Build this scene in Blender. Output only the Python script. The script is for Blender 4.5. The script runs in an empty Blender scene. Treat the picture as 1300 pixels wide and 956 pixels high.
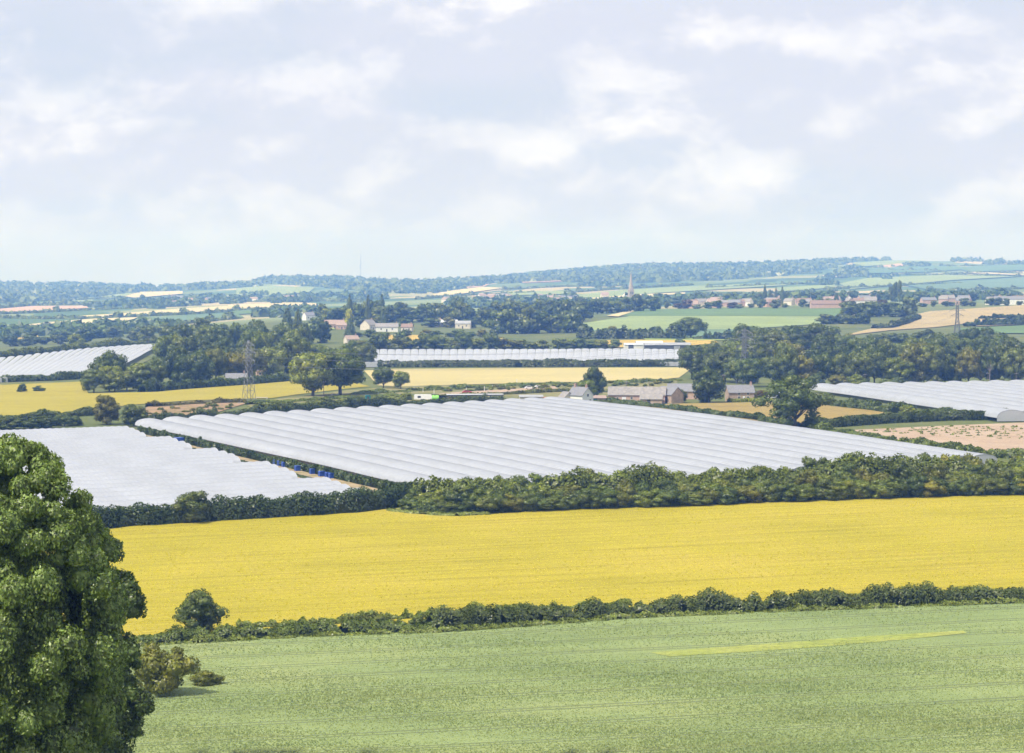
import bpy, math, random
import numpy as np
from mathutils import Vector, geometry as mgeo

# ------------------------------------------------------------------ camera, sky, sun, exposure
scene = bpy.context.scene
COL = scene.collection
F = 3070.0                      # focal length in photograph pixels (1300 px wide)
PITCH = math.atan((478.0 - 345.0) / F)
cam_d = bpy.data.cameras.new('camera')
cam_d.sensor_width = 36.0
cam_d.lens = 36.0 * F / 1300.0
cam_d.clip_start = 1.0
cam_d.clip_end = 60000.0
cam = bpy.data.objects.new('camera', cam_d)
COL.objects.link(cam)
cam.location = (0, 0, 0)
cam.rotation_euler = (math.pi / 2 - PITCH, 0, 0)
scene.camera = cam

SUN_EL = math.radians(56)
SUN_AZ = math.radians(-130)     # measured from +Y (the view) towards +X
sun_vec = Vector((math.sin(SUN_AZ) * math.cos(SUN_EL), math.cos(SUN_AZ) * math.cos(SUN_EL), math.sin(SUN_EL)))
sun_d = bpy.data.lights.new('sun', 'SUN')
sun_d.energy = 3.6
sun_d.angle = math.radians(0.6)
sun_d.color = (1.0, 0.95, 0.86)
sun = bpy.data.objects.new('sun', sun_d)
COL.objects.link(sun)
sun.rotation_euler = sun_vec.to_track_quat('Z', 'Y').to_euler()

world = bpy.data.worlds.new('World')
scene.world = world
world.use_nodes = True
wn, wl = world.node_tree.nodes, world.node_tree.links
wn.clear()
w_out = wn.new('ShaderNodeOutputWorld')
w_bg = wn.new('ShaderNodeBackground')
w_bg.inputs['Strength'].default_value = 0.1
w_sky = wn.new('ShaderNodeTexSky')
w_sky.sky_type = 'NISHITA'
w_sky.sun_disc = False
w_sky.sun_elevation = SUN_EL
w_sky.sun_rotation = SUN_AZ
w_sky.air_density = 1.0
w_sky.dust_density = 1.5
w_tc = wn.new('ShaderNodeTexCoord')


def wnode(t, **kw):
    n = wn.new(t)
    for k, v in kw.items():
        setattr(n, k, v)
    return n


def wmap(scale, loc):
    m = wnode('ShaderNodeMapping')
    m.inputs['Scale'].default_value = scale
    m.inputs['Location'].default_value = loc
    wl.new(w_tc.outputs['Generated'], m.inputs['Vector'])
    return m.outputs[0]


def wnoise(vec, scale, detail, rough, dist=0.0):
    n = wnode('ShaderNodeTexNoise')
    n.inputs['Scale'].default_value = scale
    n.inputs['Detail'].default_value = detail
    n.inputs['Roughness'].default_value = rough
    n.inputs['Distortion'].default_value = dist
    wl.new(vec, n.inputs['Vector'])
    return n.outputs['Fac']


def wramp(fac, stops):
    r = wnode('ShaderNodeValToRGB')
    while len(r.color_ramp.elements) < len(stops):
        r.color_ramp.elements.new(0.5)
    for e, (p, c) in zip(r.color_ramp.elements, stops):
        e.position = p
        e.color = c if len(c) == 4 else (*c, 1)
    wl.new(fac, r.inputs[0])
    return r.outputs[0]


def wmix(fac, a, b, op='MIX'):
    m = wnode('ShaderNodeMix', data_type='RGBA', blend_type=op)
    for s, v in ((0, fac), (6, a), (7, b)):
        if isinstance(v, (int, float)):
            m.inputs[s].default_value = v
        elif isinstance(v, tuple):
            m.inputs[s].default_value = (*v, 1)
        else:
            wl.new(v, m.inputs[s])
    return m.outputs[2]


def wmath(op, a, b):
    n = wnode('ShaderNodeMath', operation=op)
    for i, v in enumerate((a, b)):
        if isinstance(v, (int, float)): n.inputs[i].default_value = v
        else: wl.new(v, n.inputs[i])
    return n.outputs[0]


# thin white veil over the blue, soft cumulus heaps with lit tops and grey-blue undersides, darker bands between
CLOUD = 6.5
veil = wramp(wnoise(wmap((1, 1, 3.0), (3.1, 0.4, 0)), 5.0, 5, 0.5), [(0.25, (0.84,) * 3), (0.75, (0.98,) * 3)])
c1 = wmix(veil, w_sky.outputs[0], (CLOUD * 0.805, CLOUD * 0.83, CLOUD * 0.965))
SQ = (1, 1, 1.75)
big = wnoise(wmap(SQ, (0.6, 2.2, 0.9)), 7.0, 3, 0.5)


def heap_field(dz):
    f = wnoise(wmap(SQ, (1.7, 5.2, 0.35 + dz)), 19.0, 8, 0.58, 0.15)
    return wmath('ADD', wmath('MULTIPLY', f, 0.66), wmath('MULTIPLY', big, 0.34))


h0, h1 = heap_field(0.0), heap_field(0.02)
heap = wramp(h0, [(0.445, (0,) * 3), (0.515, (0.5,) * 3), (0.61, (0.95,) * 3)])
lit = wmath('ADD', wmath('MULTIPLY', wmath('SUBTRACT', h0, h1), 6.5), 0.5)
body = wramp(lit, [(0.2, (CLOUD * 0.80 / 8, CLOUD * 0.84 / 8, CLOUD * 0.96 / 8)), (0.55, (CLOUD * 0.98 / 8, CLOUD * 0.98 / 8, CLOUD * 1.05 / 8)), (0.85, (CLOUD * 1.12 / 8, CLOUD * 1.11 / 8, CLOUD * 1.13 / 8))])
body = wmix(1.0, body, (8.0, 8.0, 8.0), 'MULTIPLY')
under_n = wnoise(wmap((1, 1, 4.2), (7.7, 1.2, 2.1)), 8.0, 6, 0.52, 0.2)
under = wramp(under_n, [(0.48, (0,) * 3), (0.7, (0.8,) * 3)])
c2 = wmix(under, c1, (CLOUD * 0.68, CLOUD * 0.765, CLOUD * 0.90))
w_sep = wnode('ShaderNodeSeparateXYZ')
wl.new(w_tc.outputs['Generated'], w_sep.inputs[0])
rise = wramp(w_sep.outputs[2], [(0.008, (0.15,) * 3), (0.035, (0.85,) * 3)])      # far heaps melt into the horizon haze
c3 = wmix(wmath('MULTIPLY', heap, rise), c2, body)
wl.new(c3, w_bg.inputs['Color'])
wl.new(w_bg.outputs[0], w_out.inputs['Surface'])

scene.view_settings.view_transform = 'Standard'
scene.view_settings.look = 'None'
scene.view_settings.gamma = 1.0
scene.view_settings.exposure = 0.54
scene.render.engine = 'CYCLES'
cy = scene.cycles
cy.use_denoising = True
cy.use_adaptive_sampling = True
cy.adaptive_threshold = 0.02
cy.max_bounces = 5
cy.diffuse_bounces = 2
cy.glossy_bounces = 2
cy.transmission_bounces = 3
cy.transparent_max_bounces = 4
cy.volume_bounces = 2
cy.sample_clamp_indirect = 4.0

rng = np.random.default_rng(11)
rnd = random.Random(5)

# ------------------------------------------------------------------ terrain: table of photograph rows for each column and distance
PXC = [-400, 0, 100, 200, 340, 450, 560, 680, 800, 950, 1100, 1300, 1700]


def full(v):
    return [v] * len(PXC)


ROWS = [
    (290, full(956)), (345, full(867)), (410, full(790)), (480, full(714)), (560, full(646)), (640, full(601)),
    (720, full(568)), (800, full(542)), (900, full(521)), (1000, full(506)), (1150, full(489)),
    (1300, [470, 470, 470, 471, 474, 475, 474, 473, 472, 474, 474, 474, 474]),
    (1500, [458, 455, 447, 444, 448, 449, 449, 449, 449, 453, 455, 452, 452]),
    (1800, [452, 450, 442, 436, 430, 428, 430, 434, 430, 432, 432, 428, 428]),
    (2200, [440, 440, 436, 430, 412, 409, 411, 412, 405, 403, 404, 405, 405]),
    (2600, [430, 430, 426, 420, 407, 404, 405, 402, 394, 391, 388, 386, 386]),
    (3200, [416, 416, 413, 408, 402, 400, 398, 395, 388, 385, 382, 380, 380]),
    (4000, [401, 401, 399, 396, 393, 391, 388, 384, 380, 378, 376, 375, 375]),
    (5000, [390, 390, 388, 385, 382, 380, 377, 374, 370, 368, 367, 366, 366]),
    (6500, [381, 381, 380, 377, 372, 368, 366, 362, 358, 356, 354, 352, 352]),
    (8000, [370, 370, 371, 369, 361, 359, 359, 352, 347, 345, 341, 340, 342]),
    (9000, [360, 363, 364, 365, 353, 354, 359, 350, 338, 336, 330, 331, 334]),
    (10000, [357, 359, 361, 366, 356, 357, 361, 353, 341, 339, 333, 334, 337]),
    (13000, full(368)),
]


def row_slope(py):
    return -math.tan(PITCH + math.atan((py - 478.0) / F))


near_rows = [(10, -0.36), (50, -0.232), (100, -0.222), (150, -0.222), (200, -0.228), (250, -0.219)]
LD = [math.log(d) for d, s in near_rows] + [math.log(d) for d, r in ROWS]
TAB = np.array([full(s) for d, s in near_rows] + [[row_slope(p) for p in r] for d, r in ROWS])
GPX = np.arange(-400, 1701, 10.0)
GLD = np.arange(math.log(10), math.log(13000) + 0.012, 0.012)
tmp = np.array([np.interp(GPX, PXC, TAB[i]) for i in range(len(LD))])
GRID = np.array([np.interp(GLD, LD, tmp[:, j]) for j in range(len(GPX))]).T
for _ in range(3):
    for ax, k in ((0, 5), (1, 5)):
        pad = [(0, 0), (0, 0)]
        pad[ax] = (k // 2, k // 2)
        g = np.pad(GRID, pad, mode='edge')
        cs = sum(np.take(g, range(i, i + GRID.shape[ax]), axis=ax) for i in range(k)) / k
        GRID = cs


def H(x, y):
    x = np.asarray(x, float)
    y = np.asarray(y, float)
    d = np.clip(y, 10.0, 12990.0)
    px = np.clip(650 + F * x / d, -399.9, 1699.9)
    fx = (px + 400) / 10.0
    fy = (np.log(d) - GLD[0]) / 0.012
    ix = np.clip(fx.astype(int), 0, len(GPX) - 2)
    iy = np.clip(fy.astype(int), 0, len(GLD) - 2)
    tx, ty = fx - ix, np.clip(fy - iy, 0, 1)
    s = (GRID[iy, ix] * (1 - tx) + GRID[iy, ix + 1] * tx) * (1 - ty) + (GRID[iy + 1, ix] * (1 - tx) + GRID[iy + 1, ix + 1] * tx) * ty
    z = s * d
    k = np.clip(y / 10.0, 0, 1)
    return np.where(y < 10, -1.7 + (z + 1.7) * k, z)


CP, SP = math.cos(PITCH), math.sin(PITCH)


def ray(px, py):
    """direction of a photograph pixel scaled so that its y component is 1"""
    a = (np.asarray(px, float) - 650) / F
    b = (478 - np.asarray(py, float)) / F
    dy = CP + b * SP
    dz = -SP + b * CP
    return a / dy, dz / dy


DS = np.exp(np.linspace(math.log(285), math.log(12500), 900))


def cast(px, py):
    """the ground point that a photograph pixel looks at -> arrays x, y, z"""
    px = np.atleast_1d(np.asarray(px, float))
    py = np.atleast_1d(np.asarray(py, float))
    rx, rz = ray(px, py)
    out = np.zeros(len(px))
    for i in range(len(px)):
        g = H(rx[i] * DS, DS) - rz[i] * DS
        k = np.argmax(g > 0)
        if not g[k] > 0:
            out[i] = DS[int(np.argmax(g / DS))]
        elif k == 0:
            out[i] = DS[0]
        else:
            t = -g[k - 1] / (g[k] - g[k - 1])
            out[i] = DS[k - 1] + t * (DS[k] - DS[k - 1])
    x = rx * out
    return x, out, H(x, out)


def proj(x, y, z):
    """photograph pixel of a world point"""
    f = y * CP - z * SP
    return 650 + F * x / f, 478 - F * (y * SP + z * CP) / f


def gp(px, py):
    x, y, z = cast([px], [py])
    return Vector((x[0], y[0], z[0]))


# ------------------------------------------------------------------ object helpers
def tag(o, label=None, cat=None, group=None, kind=None):
    if label: o['label'] = label
    if cat: o['category'] = cat
    if group: o['group'] = group
    if kind: o['kind'] = kind
    return o


def link(name, data, parent=None, m=None, loc=None, rotz=0.0):
    o = bpy.data.objects.new(name, data)
    COL.objects.link(o)
    if parent is not None: o.parent = parent
    if m is not None and data is not None and not data.materials: data.materials.append(m)
    if loc is not None: o.location = loc
    if rotz: o.rotation_euler = (0, 0, rotz)
    return o


def empty(name, loc, rotz=0.0, label=None, cat=None, group=None):
    o = link(name, None, loc=loc, rotz=rotz)
    o.empty_display_size = 0.5
    return tag(o, label, cat, group)


def mesh_np(name, V, Fc, m=None, normals=None, smooth=False):
    """fast mesh from numpy arrays; Fc is (n,3) or (n,4), or a list of both"""
    me = bpy.data.meshes.new(name)
    parts = Fc if isinstance(Fc, list) else [Fc]
    parts = [np.asarray(p, np.int32) for p in parts if len(p)]
    V = np.asarray(V, np.float32)
    me.vertices.add(len(V))
    me.vertices.foreach_set('co', V.ravel())
    nl = sum(p.size for p in parts)
    npoly = sum(len(p) for p in parts)
    me.loops.add(nl)
    me.polygons.add(npoly)
    me.loops.foreach_set('vertex_index', np.concatenate([p.ravel() for p in parts]))
    tot = np.concatenate([np.full(len(p), p.shape[1], np.int32) for p in parts])
    st = np.concatenate([[0], np.cumsum(tot)[:-1]]).astype(np.int32)
    me.polygons.foreach_set('loop_start', st)
    me.polygons.foreach_set('loop_total', tot)
    if smooth or normals is not None:
        me.polygons.foreach_set('use_smooth', np.ones(npoly, bool))
    me.update(calc_edges=True)
    if normals is not None:
        me.normals_split_custom_set_from_vertices(np.asarray(normals, np.float32).tolist())
    if m is not None:
        me.materials.append(m)
    return me


class MB:
    """collects boxes, bars, tubes and free polygons into one mesh"""
    def __init__(self):
        self.v, self.f = [], []

    def add(self, vs, fs):
        b = len(self.v)
        self.v += [tuple(p) for p in vs]
        self.f += [tuple(b + i for i in f) for f in fs]
        return self

    def box(self, x0, x1, y0, y1, z0, z1):
        return self.add([(x, y, z) for z in (z0, z1) for y in (y0, y1) for x in (x0, x1)],
                        [(0, 2, 3, 1), (4, 5, 7, 6), (0, 1, 5, 4), (2, 6, 7, 3), (0, 4, 6, 2), (1, 3, 7, 5)])

    def bar(self, a, b, r, r2=None, n=4):
        a, b = Vector(a), Vector(b)
        r2 = r if r2 is None else r2
        d = (b - a).normalized()
        u = d.orthogonal().normalized()
        w = d.cross(u)
        vs = []
        for p, q in ((a, r), (b, r2)):
            for k in range(n):
                t = 2 * math.pi * (k + 0.5) / n
                vs.append(p + (u * math.cos(t) + w * math.sin(t)) * q)
        fs = [(k, (k + 1) % n, n + (k + 1) % n, n + k) for k in range(n)]
        fs += [tuple(range(n))[::-1], tuple(range(n, 2 * n))]
        return self.add(vs, fs)

    def prism(self, poly, y0, y1):
        """polygon in x,z extruded along y"""
        n = len(poly)
        vs = [(x, y0, z) for x, z in poly] + [(x, y1, z) for x, z in poly]
        fs = [tuple(range(n)), tuple(range(2 * n - 1, n - 1, -1))]
        fs += [((k + 1) % n, k, n + k, n + (k + 1) % n) for k in range(n)]
        return self.add(vs, fs)

    def mesh(self, name, m=None):
        me = bpy.data.meshes.new(name)
        me.from_pydata(self.v, [], self.f)
        me.update()
        if m is not None: me.materials.append(m)
        return me

    def build(self, name, m, parent=None, loc=None, rotz=0.0):
        return link(name, self.mesh(name, m), parent, None, loc, rotz)


# ------------------------------------------------------------------ materials
MATS = {}


def new_mat(name):
    m = bpy.data.materials.new(name)
    m.use_nodes = True
    nt = m.node_tree
    nt.nodes.clear()
    out = nt.nodes.new('ShaderNodeOutputMaterial')
    MATS[name] = m
    return m, nt, out


def nd(nt, t, **inp):
    n = nt.nodes.new(t)
    for k, v in inp.items():
        k = k.replace('_', ' ')
        if hasattr(v, 'is_linked') or isinstance(v, bpy.types.NodeSocket):
            nt.links.new(v, n.inputs[k])
        else:
            n.inputs[k].default_value = v
    return n


def coords(nt, scale=(1, 1, 1), rotz=0.0, kind='Object'):
    tc = nt.nodes.new('ShaderNodeTexCoord')
    r = nd(nt, 'ShaderNodeMapping', Rotation=(0, 0, rotz))
    nt.links.new(tc.outputs[kind], r.inputs['Vector'])
    s = nd(nt, 'ShaderNodeMapping', Scale=scale)
    nt.links.new(r.outputs[0], s.inputs['Vector'])
    return s.outputs[0]


def noise(nt, vec, scale, detail=4, rough=0.55, dist=0.0):
    return nd(nt, 'ShaderNodeTexNoise', Vector=vec, Scale=scale, Detail=detail, Roughness=rough, Distortion=dist).outputs['Fac']


def ramp(nt, fac, stops):
    r = nt.nodes.new('ShaderNodeValToRGB')
    while len(r.color_ramp.elements) < len(stops):
        r.color_ramp.elements.new(0.5)
    for e, (p, c) in zip(r.color_ramp.elements, stops):
        e.position = p
        e.color = (c, c, c, 1) if isinstance(c, (int, float)) else (*c, 1)
    nt.links.new(fac, r.inputs[0])
    return r.outputs[0]


def mix(nt, fac, a, b, op='MIX'):
    m = nt.nodes.new('ShaderNodeMix')
    m.data_type = 'RGBA'
    m.blend_type = op
    for s, v in ((0, fac), (6, a), (7, b)):
        if isinstance(v, (int, float)): m.inputs[s].default_value = v
        elif isinstance(v, tuple): m.inputs[s].default_value = (*v, 1)
        else: nt.links.new(v, m.inputs[s])
    return m.outputs[2]


def plain(name, col, rough=0.8, var=0.15, scale=1.0, metal=0.0):
    m, nt, out = new_mat(name)
    v = coords(nt)
    n = noise(nt, v, scale, 5, 0.6)
    c = ramp(nt, n, [(0.3, tuple(x * (1 - var) for x in col)), (0.7, tuple(min(1, x * (1 + var)) for x in col))])
    b = nd(nt, 'ShaderNodeBsdfPrincipled', Base_Color=c, Roughness=rough, Metallic=metal)
    nt.links.new(b.outputs[0], out.inputs[0])
    return m


def ground_mat(name, stops, big=0.02, streak=None, rotz=0.0, fine=1.2, fine_amt=0.25, bump=0.0, spots=None):
    """layered noise ground: big patches, optional streaks along a direction, fine mottling"""
    m, nt, out = new_mat(name)
    v = coords(nt, rotz=rotz)
    c = ramp(nt, noise(nt, v, big, 5, 0.6), stops)
    if streak:
        sx, sy, amt = streak
        sv = coords(nt, (sx, sy, 0.02), rotz)
        s = ramp(nt, noise(nt, sv, 1.0, 6, 0.62, 0.3), [(0.25, 1.0 - amt), (0.5, 1.0), (0.75, 1.0 + amt * 0.5)])
        c = mix(nt, 1.0, c, s, 'MULTIPLY')
    f = ramp(nt, noise(nt, v, fine, 6, 0.7), [(0.25, 1.0 - fine_amt), (0.75, 1.0 + fine_amt)])
    c = mix(nt, 1.0, c, f, 'MULTIPLY')
    if spots:
        sc, thr, col = spots
        sp = ramp(nt, noise(nt, v, sc, 5, 0.65), [(thr, 0.0), (thr + 0.07, 1.0)])
        c = mix(nt, sp, c, col)
    b = nd(nt, 'ShaderNodeBsdfPrincipled', Base_Color=c, Roughness=0.9)
    b.inputs['Specular IOR Level'].default_value = 0.15
    if bump:
        bp = nd(nt, 'ShaderNodeBump', Strength=bump, Distance=0.5, Height=noise(nt, v, fine, 6, 0.7))
        nt.links.new(bp.outputs[0], b.inputs['Normal'])
    nt.links.new(b.outputs[0], out.inputs[0])
    return m


def wheat_ground():
    """crop floor with pairs of bare wheel tracks every twelve metres, stem shade painted into their soil tone"""
    m, nt, out = new_mat('wheat')
    v = coords(nt, rotz=-ANG)
    c = ramp(nt, noise(nt, v, 0.03, 5, 0.6), [(0.3, (0.20, 0.255, 0.10)), (0.5, (0.24, 0.295, 0.115)), (0.7, (0.29, 0.325, 0.13))])
    sv = coords(nt, (0.02, 0.5, 0.02), -ANG)
    c = mix(nt, 1.0, c, ramp(nt, noise(nt, sv, 1.0, 6, 0.62, 0.3), [(0.25, 0.78), (0.5, 1.0), (0.75, 1.1)]), 'MULTIPLY')
    c = mix(nt, 1.0, c, ramp(nt, noise(nt, v, 2.2, 6, 0.7), [(0.25, 0.72), (0.75, 1.2)]), 'MULTIPLY')
    sx = nd(nt, 'ShaderNodeSeparateXYZ', Vector=v)

    def mth(op, a, b=None):
        n = nt.nodes.new('ShaderNodeMath')
        n.operation = op
        for i, q in enumerate((a, b)):
            if q is None: continue
            if isinstance(q, (int, float)): n.inputs[i].default_value = q
            else: nt.links.new(q, n.inputs[i])
        return n.outputs[0]
    t = mth('ADD', sx.outputs[1], mth('MULTIPLY', mth('SINE', mth('DIVIDE', sx.outputs[0], 37.0)), 0.5))
    pos = mth('FLOORED_MODULO', t, 12.0)
    near = mth('ABSOLUTE', mth('SUBTRACT', mth('ABSOLUTE', mth('SUBTRACT', pos, 6.0)), 0.9))
    k = ramp(nt, near, [(0.22, 1.0), (0.36, 0.0)])
    c = mix(nt, k, c, (0.13, 0.155, 0.07))  # track tone: soil, with the shade among the stems painted in
    b = nd(nt, 'ShaderNodeBsdfPrincipled', Base_Color=c, Roughness=0.95)
    b.inputs['Specular IOR Level'].default_value = 0.1
    nt.links.new(b.outputs[0], out.inputs[0])


def leaf_mat(name, dark, mid, light, trans=0.25, spread=(0.62, 1.4)):
    m, nt, out = new_mat(name)
    oi = nt.nodes.new('ShaderNodeObjectInfo')
    geo = nt.nodes.new('ShaderNodeNewGeometry')
    v = coords(nt, kind='Object')
    n1 = noise(nt, v, 3.0, 4, 0.6)
    c = ramp(nt, n1, [(0.3, dark), (0.5, mid), (0.72, light)])
    r = ramp(nt, geo.outputs['Random Per Island'], [(0.0, spread[0]), (0.5, 1.0), (1.0, spread[1])])
    c = mix(nt, 1.0, c, r, 'MULTIPLY')
    r2 = ramp(nt, oi.outputs['Random'], [(0.0, (0.78, 0.85, 0.85)), (0.5, (1.0, 1.0, 1.0)), (1.0, (1.25, 1.12, 0.9))])
    c = mix(nt, 1.0, c, r2, 'MULTIPLY')
    c = mix(nt, 1.0, c, oi.outputs['Color'], 'MULTIPLY')
    d = nd(nt, 'ShaderNodeBsdfDiffuse', Color=c)
    t = nd(nt, 'ShaderNodeBsdfTranslucent', Color=mix(nt, 1.0, c, (1.2, 1.25, 0.6), 'MULTIPLY'))
    mx = nd(nt, 'ShaderNodeMixShader', Fac=trans)
    nt.links.new(d.outputs[0], mx.inputs[1])
    nt.links.new(t.outputs[0], mx.inputs[2])
    g = nd(nt, 'ShaderNodeBsdfGlossy', Color=(1.0, 1.0, 0.95, 1), Roughness=0.4)
    mx2 = nd(nt, 'ShaderNodeMixShader', Fac=0.03)
    nt.links.new(mx.outputs[0], mx2.inputs[1])
    nt.links.new(g.outputs[0], mx2.inputs[2])
    nt.links.new(mx2.outputs[0], out.inputs[0])
    return m


ONES = 'first second third fourth fifth sixth seventh eighth ninth tenth eleventh twelfth thirteenth fourteenth fifteenth sixteenth seventeenth eighteenth nineteenth'.split()
TENS = {2: 'twent', 3: 'thirt', 4: 'fort', 5: 'fift', 6: 'sixt', 7: 'sevent', 8: 'eight', 9: 'ninet'}


def nth(i):
    """word for a place counted from 0"""
    n = i + 1
    if n < 20: return ONES[n - 1]
    if n % 10 == 0: return TENS[n // 10] + 'ieth'
    return TENS[n // 10] + 'y-' + ONES[n % 10 - 1]


def hedge_angle(a, b):
    p, q = gp(*a), gp(*b)
    return math.atan2(q.y - p.y, q.x - p.x)


ANG = hedge_angle((230, 817), (1300, 766))       # run of the near crop rows

leaf_mat('leaf', (0.075, 0.106, 0.018), (0.125, 0.162, 0.027), (0.19, 0.21, 0.038))
leaf_mat('leaf_big', (0.06, 0.092, 0.026), (0.10, 0.14, 0.045), (0.16, 0.19, 0.075), 0.3, (0.4, 1.75))
leaf_mat('leaf_hedge', (0.062, 0.088, 0.018), (0.10, 0.138, 0.028), (0.165, 0.175, 0.045))
plain('bark', (0.10, 0.085, 0.065), 0.95, 0.35, 3.0)
ground_mat('grass', [(0.3, (0.085, 0.115, 0.035)), (0.5, (0.12, 0.14, 0.045)), (0.7, (0.17, 0.17, 0.055))], 0.03, None, 0, 0.8, 0.3)
ground_mat('rough_grass', [(0.3, (0.12, 0.14, 0.045)), (0.5, (0.20, 0.19, 0.07)), (0.7, (0.27, 0.23, 0.10))], 0.06, None, 0, 0.6, 0.4)
ground_mat('meadow', [(0.3, (0.24, 0.18, 0.055)), (0.55, (0.30, 0.22, 0.07)), (0.75, (0.22, 0.20, 0.06))], 0.04, (0.3, 0.02, 0.12), -0.2, 0.5, 0.2)
ground_mat('barley', [(0.3, (0.322, 0.274, 0.022)), (0.5, (0.37, 0.308, 0.028)), (0.7, (0.40, 0.322, 0.042))], 0.03, (0.02, 0.6, 0.30), -ANG, 1.3, 0.16, 0.25, (0.10, 0.70, (0.24, 0.23, 0.05)))
ground_mat('barley_far', [(0.3, (0.28, 0.245, 0.03)), (0.5, (0.33, 0.275, 0.035)), (0.7, (0.35, 0.30, 0.05))], 0.02, (0.01, 0.2, 0.14), -ANG, 0.5, 0.1)
wheat_ground()
ground_mat('stubble', [(0.3, (0.40, 0.34, 0.14)), (0.6, (0.46, 0.39, 0.17)), (0.8, (0.48, 0.39, 0.20))], 0.015, (0.008, 0.15, 0.08), 0.05, 0.5, 0.08)
ground_mat('soil', [(0.3, (0.34, 0.245, 0.17)), (0.5, (0.39, 0.29, 0.205)), (0.7, (0.42, 0.325, 0.24))], 0.05, (0.02, 0.35, 0.14), 0.55, 0.8, 0.15, 0, (0.5, 0.66, (0.12, 0.13, 0.04)))
ground_mat('track', [(0.3, (0.26, 0.21, 0.12)), (0.6, (0.36, 0.28, 0.17))], 0.1, None, 0, 0.8, 0.3, 0, (0.12, 0.55, (0.17, 0.17, 0.05)))
ground_mat('bank', [(0.3, (0.17, 0.15, 0.06)), (0.5, (0.30, 0.20, 0.11)), (0.7, (0.36, 0.24, 0.15))], 0.08, None, 0, 0.5, 0.4, 0, (0.16, 0.56, (0.08, 0.11, 0.03)))
ground_mat('lime', [(0.3, (0.23, 0.28, 0.06)), (0.7, (0.33, 0.34, 0.09))], 0.08, (0.03, 0.6, 0.3), 0.0, 0.9, 0.35, 0, (0.35, 0.66, (0.40, 0.33, 0.2)))
FIELDCOL = {
    'pale_green': (0.24, 0.30, 0.12), 'mid_green': (0.12, 0.19, 0.07), 'blue_green': (0.13, 0.20, 0.11), 'cream': (0.52, 0.45, 0.25),
    'brown': (0.38, 0.30, 0.15), 'pink': (0.50, 0.34, 0.25), 'orange': (0.46, 0.33, 0.07), 'limey': (0.26, 0.32, 0.07), 'dark_green': (0.06, 0.10, 0.04),
}
for k, c in FIELDCOL.items():
    ground_mat('f_' + k, [(0.3, tuple(x * 0.86 for x in c)), (0.7, tuple(x * 1.12 for x in c))], 0.012, (0.004, 0.05, 0.10), 0.1, 0.12, 0.12)


def far_ground():
    """open country: patchwork of fields beyond the ones drawn one by one"""
    m, nt, out = new_mat('country')
    v = coords(nt, (1, 0.42, 0.0), 0.25)
    wv = nd(nt, 'ShaderNodeVectorMath')
    wv.operation = 'ADD'
    nz = nd(nt, 'ShaderNodeTexNoise', Vector=v, Scale=0.004, Detail=2.0)
    sc = nd(nt, 'ShaderNodeVectorMath')
    sc.operation = 'SCALE'
    sc.inputs['Scale'].default_value = 90.0
    nt.links.new(nz.outputs['Color'], sc.inputs[0])
    nt.links.new(v, wv.inputs[0])
    nt.links.new(sc.outputs[0], wv.inputs[1])
    vo = nd(nt, 'ShaderNodeTexVoronoi', Vector=wv.outputs[0], Scale=0.0048)
    vo.distance = 'CHEBYCHEV'
    sep = nd(nt, 'ShaderNodeSeparateColor')
    nt.links.new(vo.outputs['Color'], sep.inputs[0])
    c = ramp(nt, sep.outputs[0], [(0.0, (0.07, 0.11, 0.045)), (0.3, (0.10, 0.16, 0.06)), (0.55, (0.15, 0.20, 0.08)), (0.75, (0.22, 0.26, 0.11)), (0.9, (0.38, 0.33, 0.18)), (1.0, (0.45, 0.38, 0.22))])
    f = ramp(nt, noise(nt, coords(nt), 0.05, 6, 0.7), [(0.25, 0.75), (0.75, 1.25)])
    c = mix(nt, 1.0, c, f, 'MULTIPLY')
    near = ramp(nt, noise(nt, coords(nt), 0.03, 5, 0.6), [(0.3, (0.085, 0.115, 0.035)), (0.5, (0.12, 0.14, 0.045)), (0.7, (0.16, 0.165, 0.055))])
    near = mix(nt, 1.0, near, ramp(nt, noise(nt, coords(nt), 0.8, 5, 0.7), [(0.25, 0.75), (0.75, 1.3)]), 'MULTIPLY')
    tc = nt.nodes.new('ShaderNodeTexCoord')
    sx = nd(nt, 'ShaderNodeSeparateXYZ')
    nt.links.new(tc.outputs['Object'], sx.inputs[0])
    mr = nd(nt, 'ShaderNodeMapRange', Value=sx.outputs[1])
    mr.inputs[1].default_value = 2300
    mr.inputs[2].default_value = 3000
    c = mix(nt, mr.outputs[0], near, c)
    b = nd(nt, 'ShaderNodeBsdfPrincipled', Base_Color=c, Roughness=0.95)
    b.inputs['Specular IOR Level'].default_value = 0.1
    nt.links.new(b.outputs[0], out.inputs[0])
    return m


far_ground()
plain('white_wall', (0.78, 0.77, 0.73), 0.8, 0.06, 0.6)
plain('cream_wall', (0.66, 0.60, 0.50), 0.8, 0.08, 0.6)
plain('pink_wall', (0.52, 0.36, 0.28), 0.85, 0.15, 0.8)
plain('brick_wall', (0.42, 0.29, 0.22), 0.85, 0.18, 0.9)
plain('stone_wall', (0.43, 0.32, 0.235), 0.9, 0.25, 1.2)
plain('slate', (0.21, 0.21, 0.225), 0.6, 0.2, 1.5)
plain('slate_old', (0.27, 0.25, 0.235), 0.75, 0.25, 1.0)
plain('red_tile', (0.34, 0.25, 0.21), 0.8, 0.2, 1.0)
plain('brown_tile', (0.25, 0.17, 0.13), 0.8, 0.2, 1.0)
plain('dark_sheet', (0.07, 0.075, 0.08), 0.6, 0.2, 0.5)
plain('pale_sheet', (0.62, 0.64, 0.66), 0.45, 0.1, 0.5)
plain('grey_sheet', (0.34, 0.35, 0.36), 0.5, 0.15, 0.5)
plain('glass', (0.03, 0.035, 0.045), 0.12, 0.1)
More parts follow.
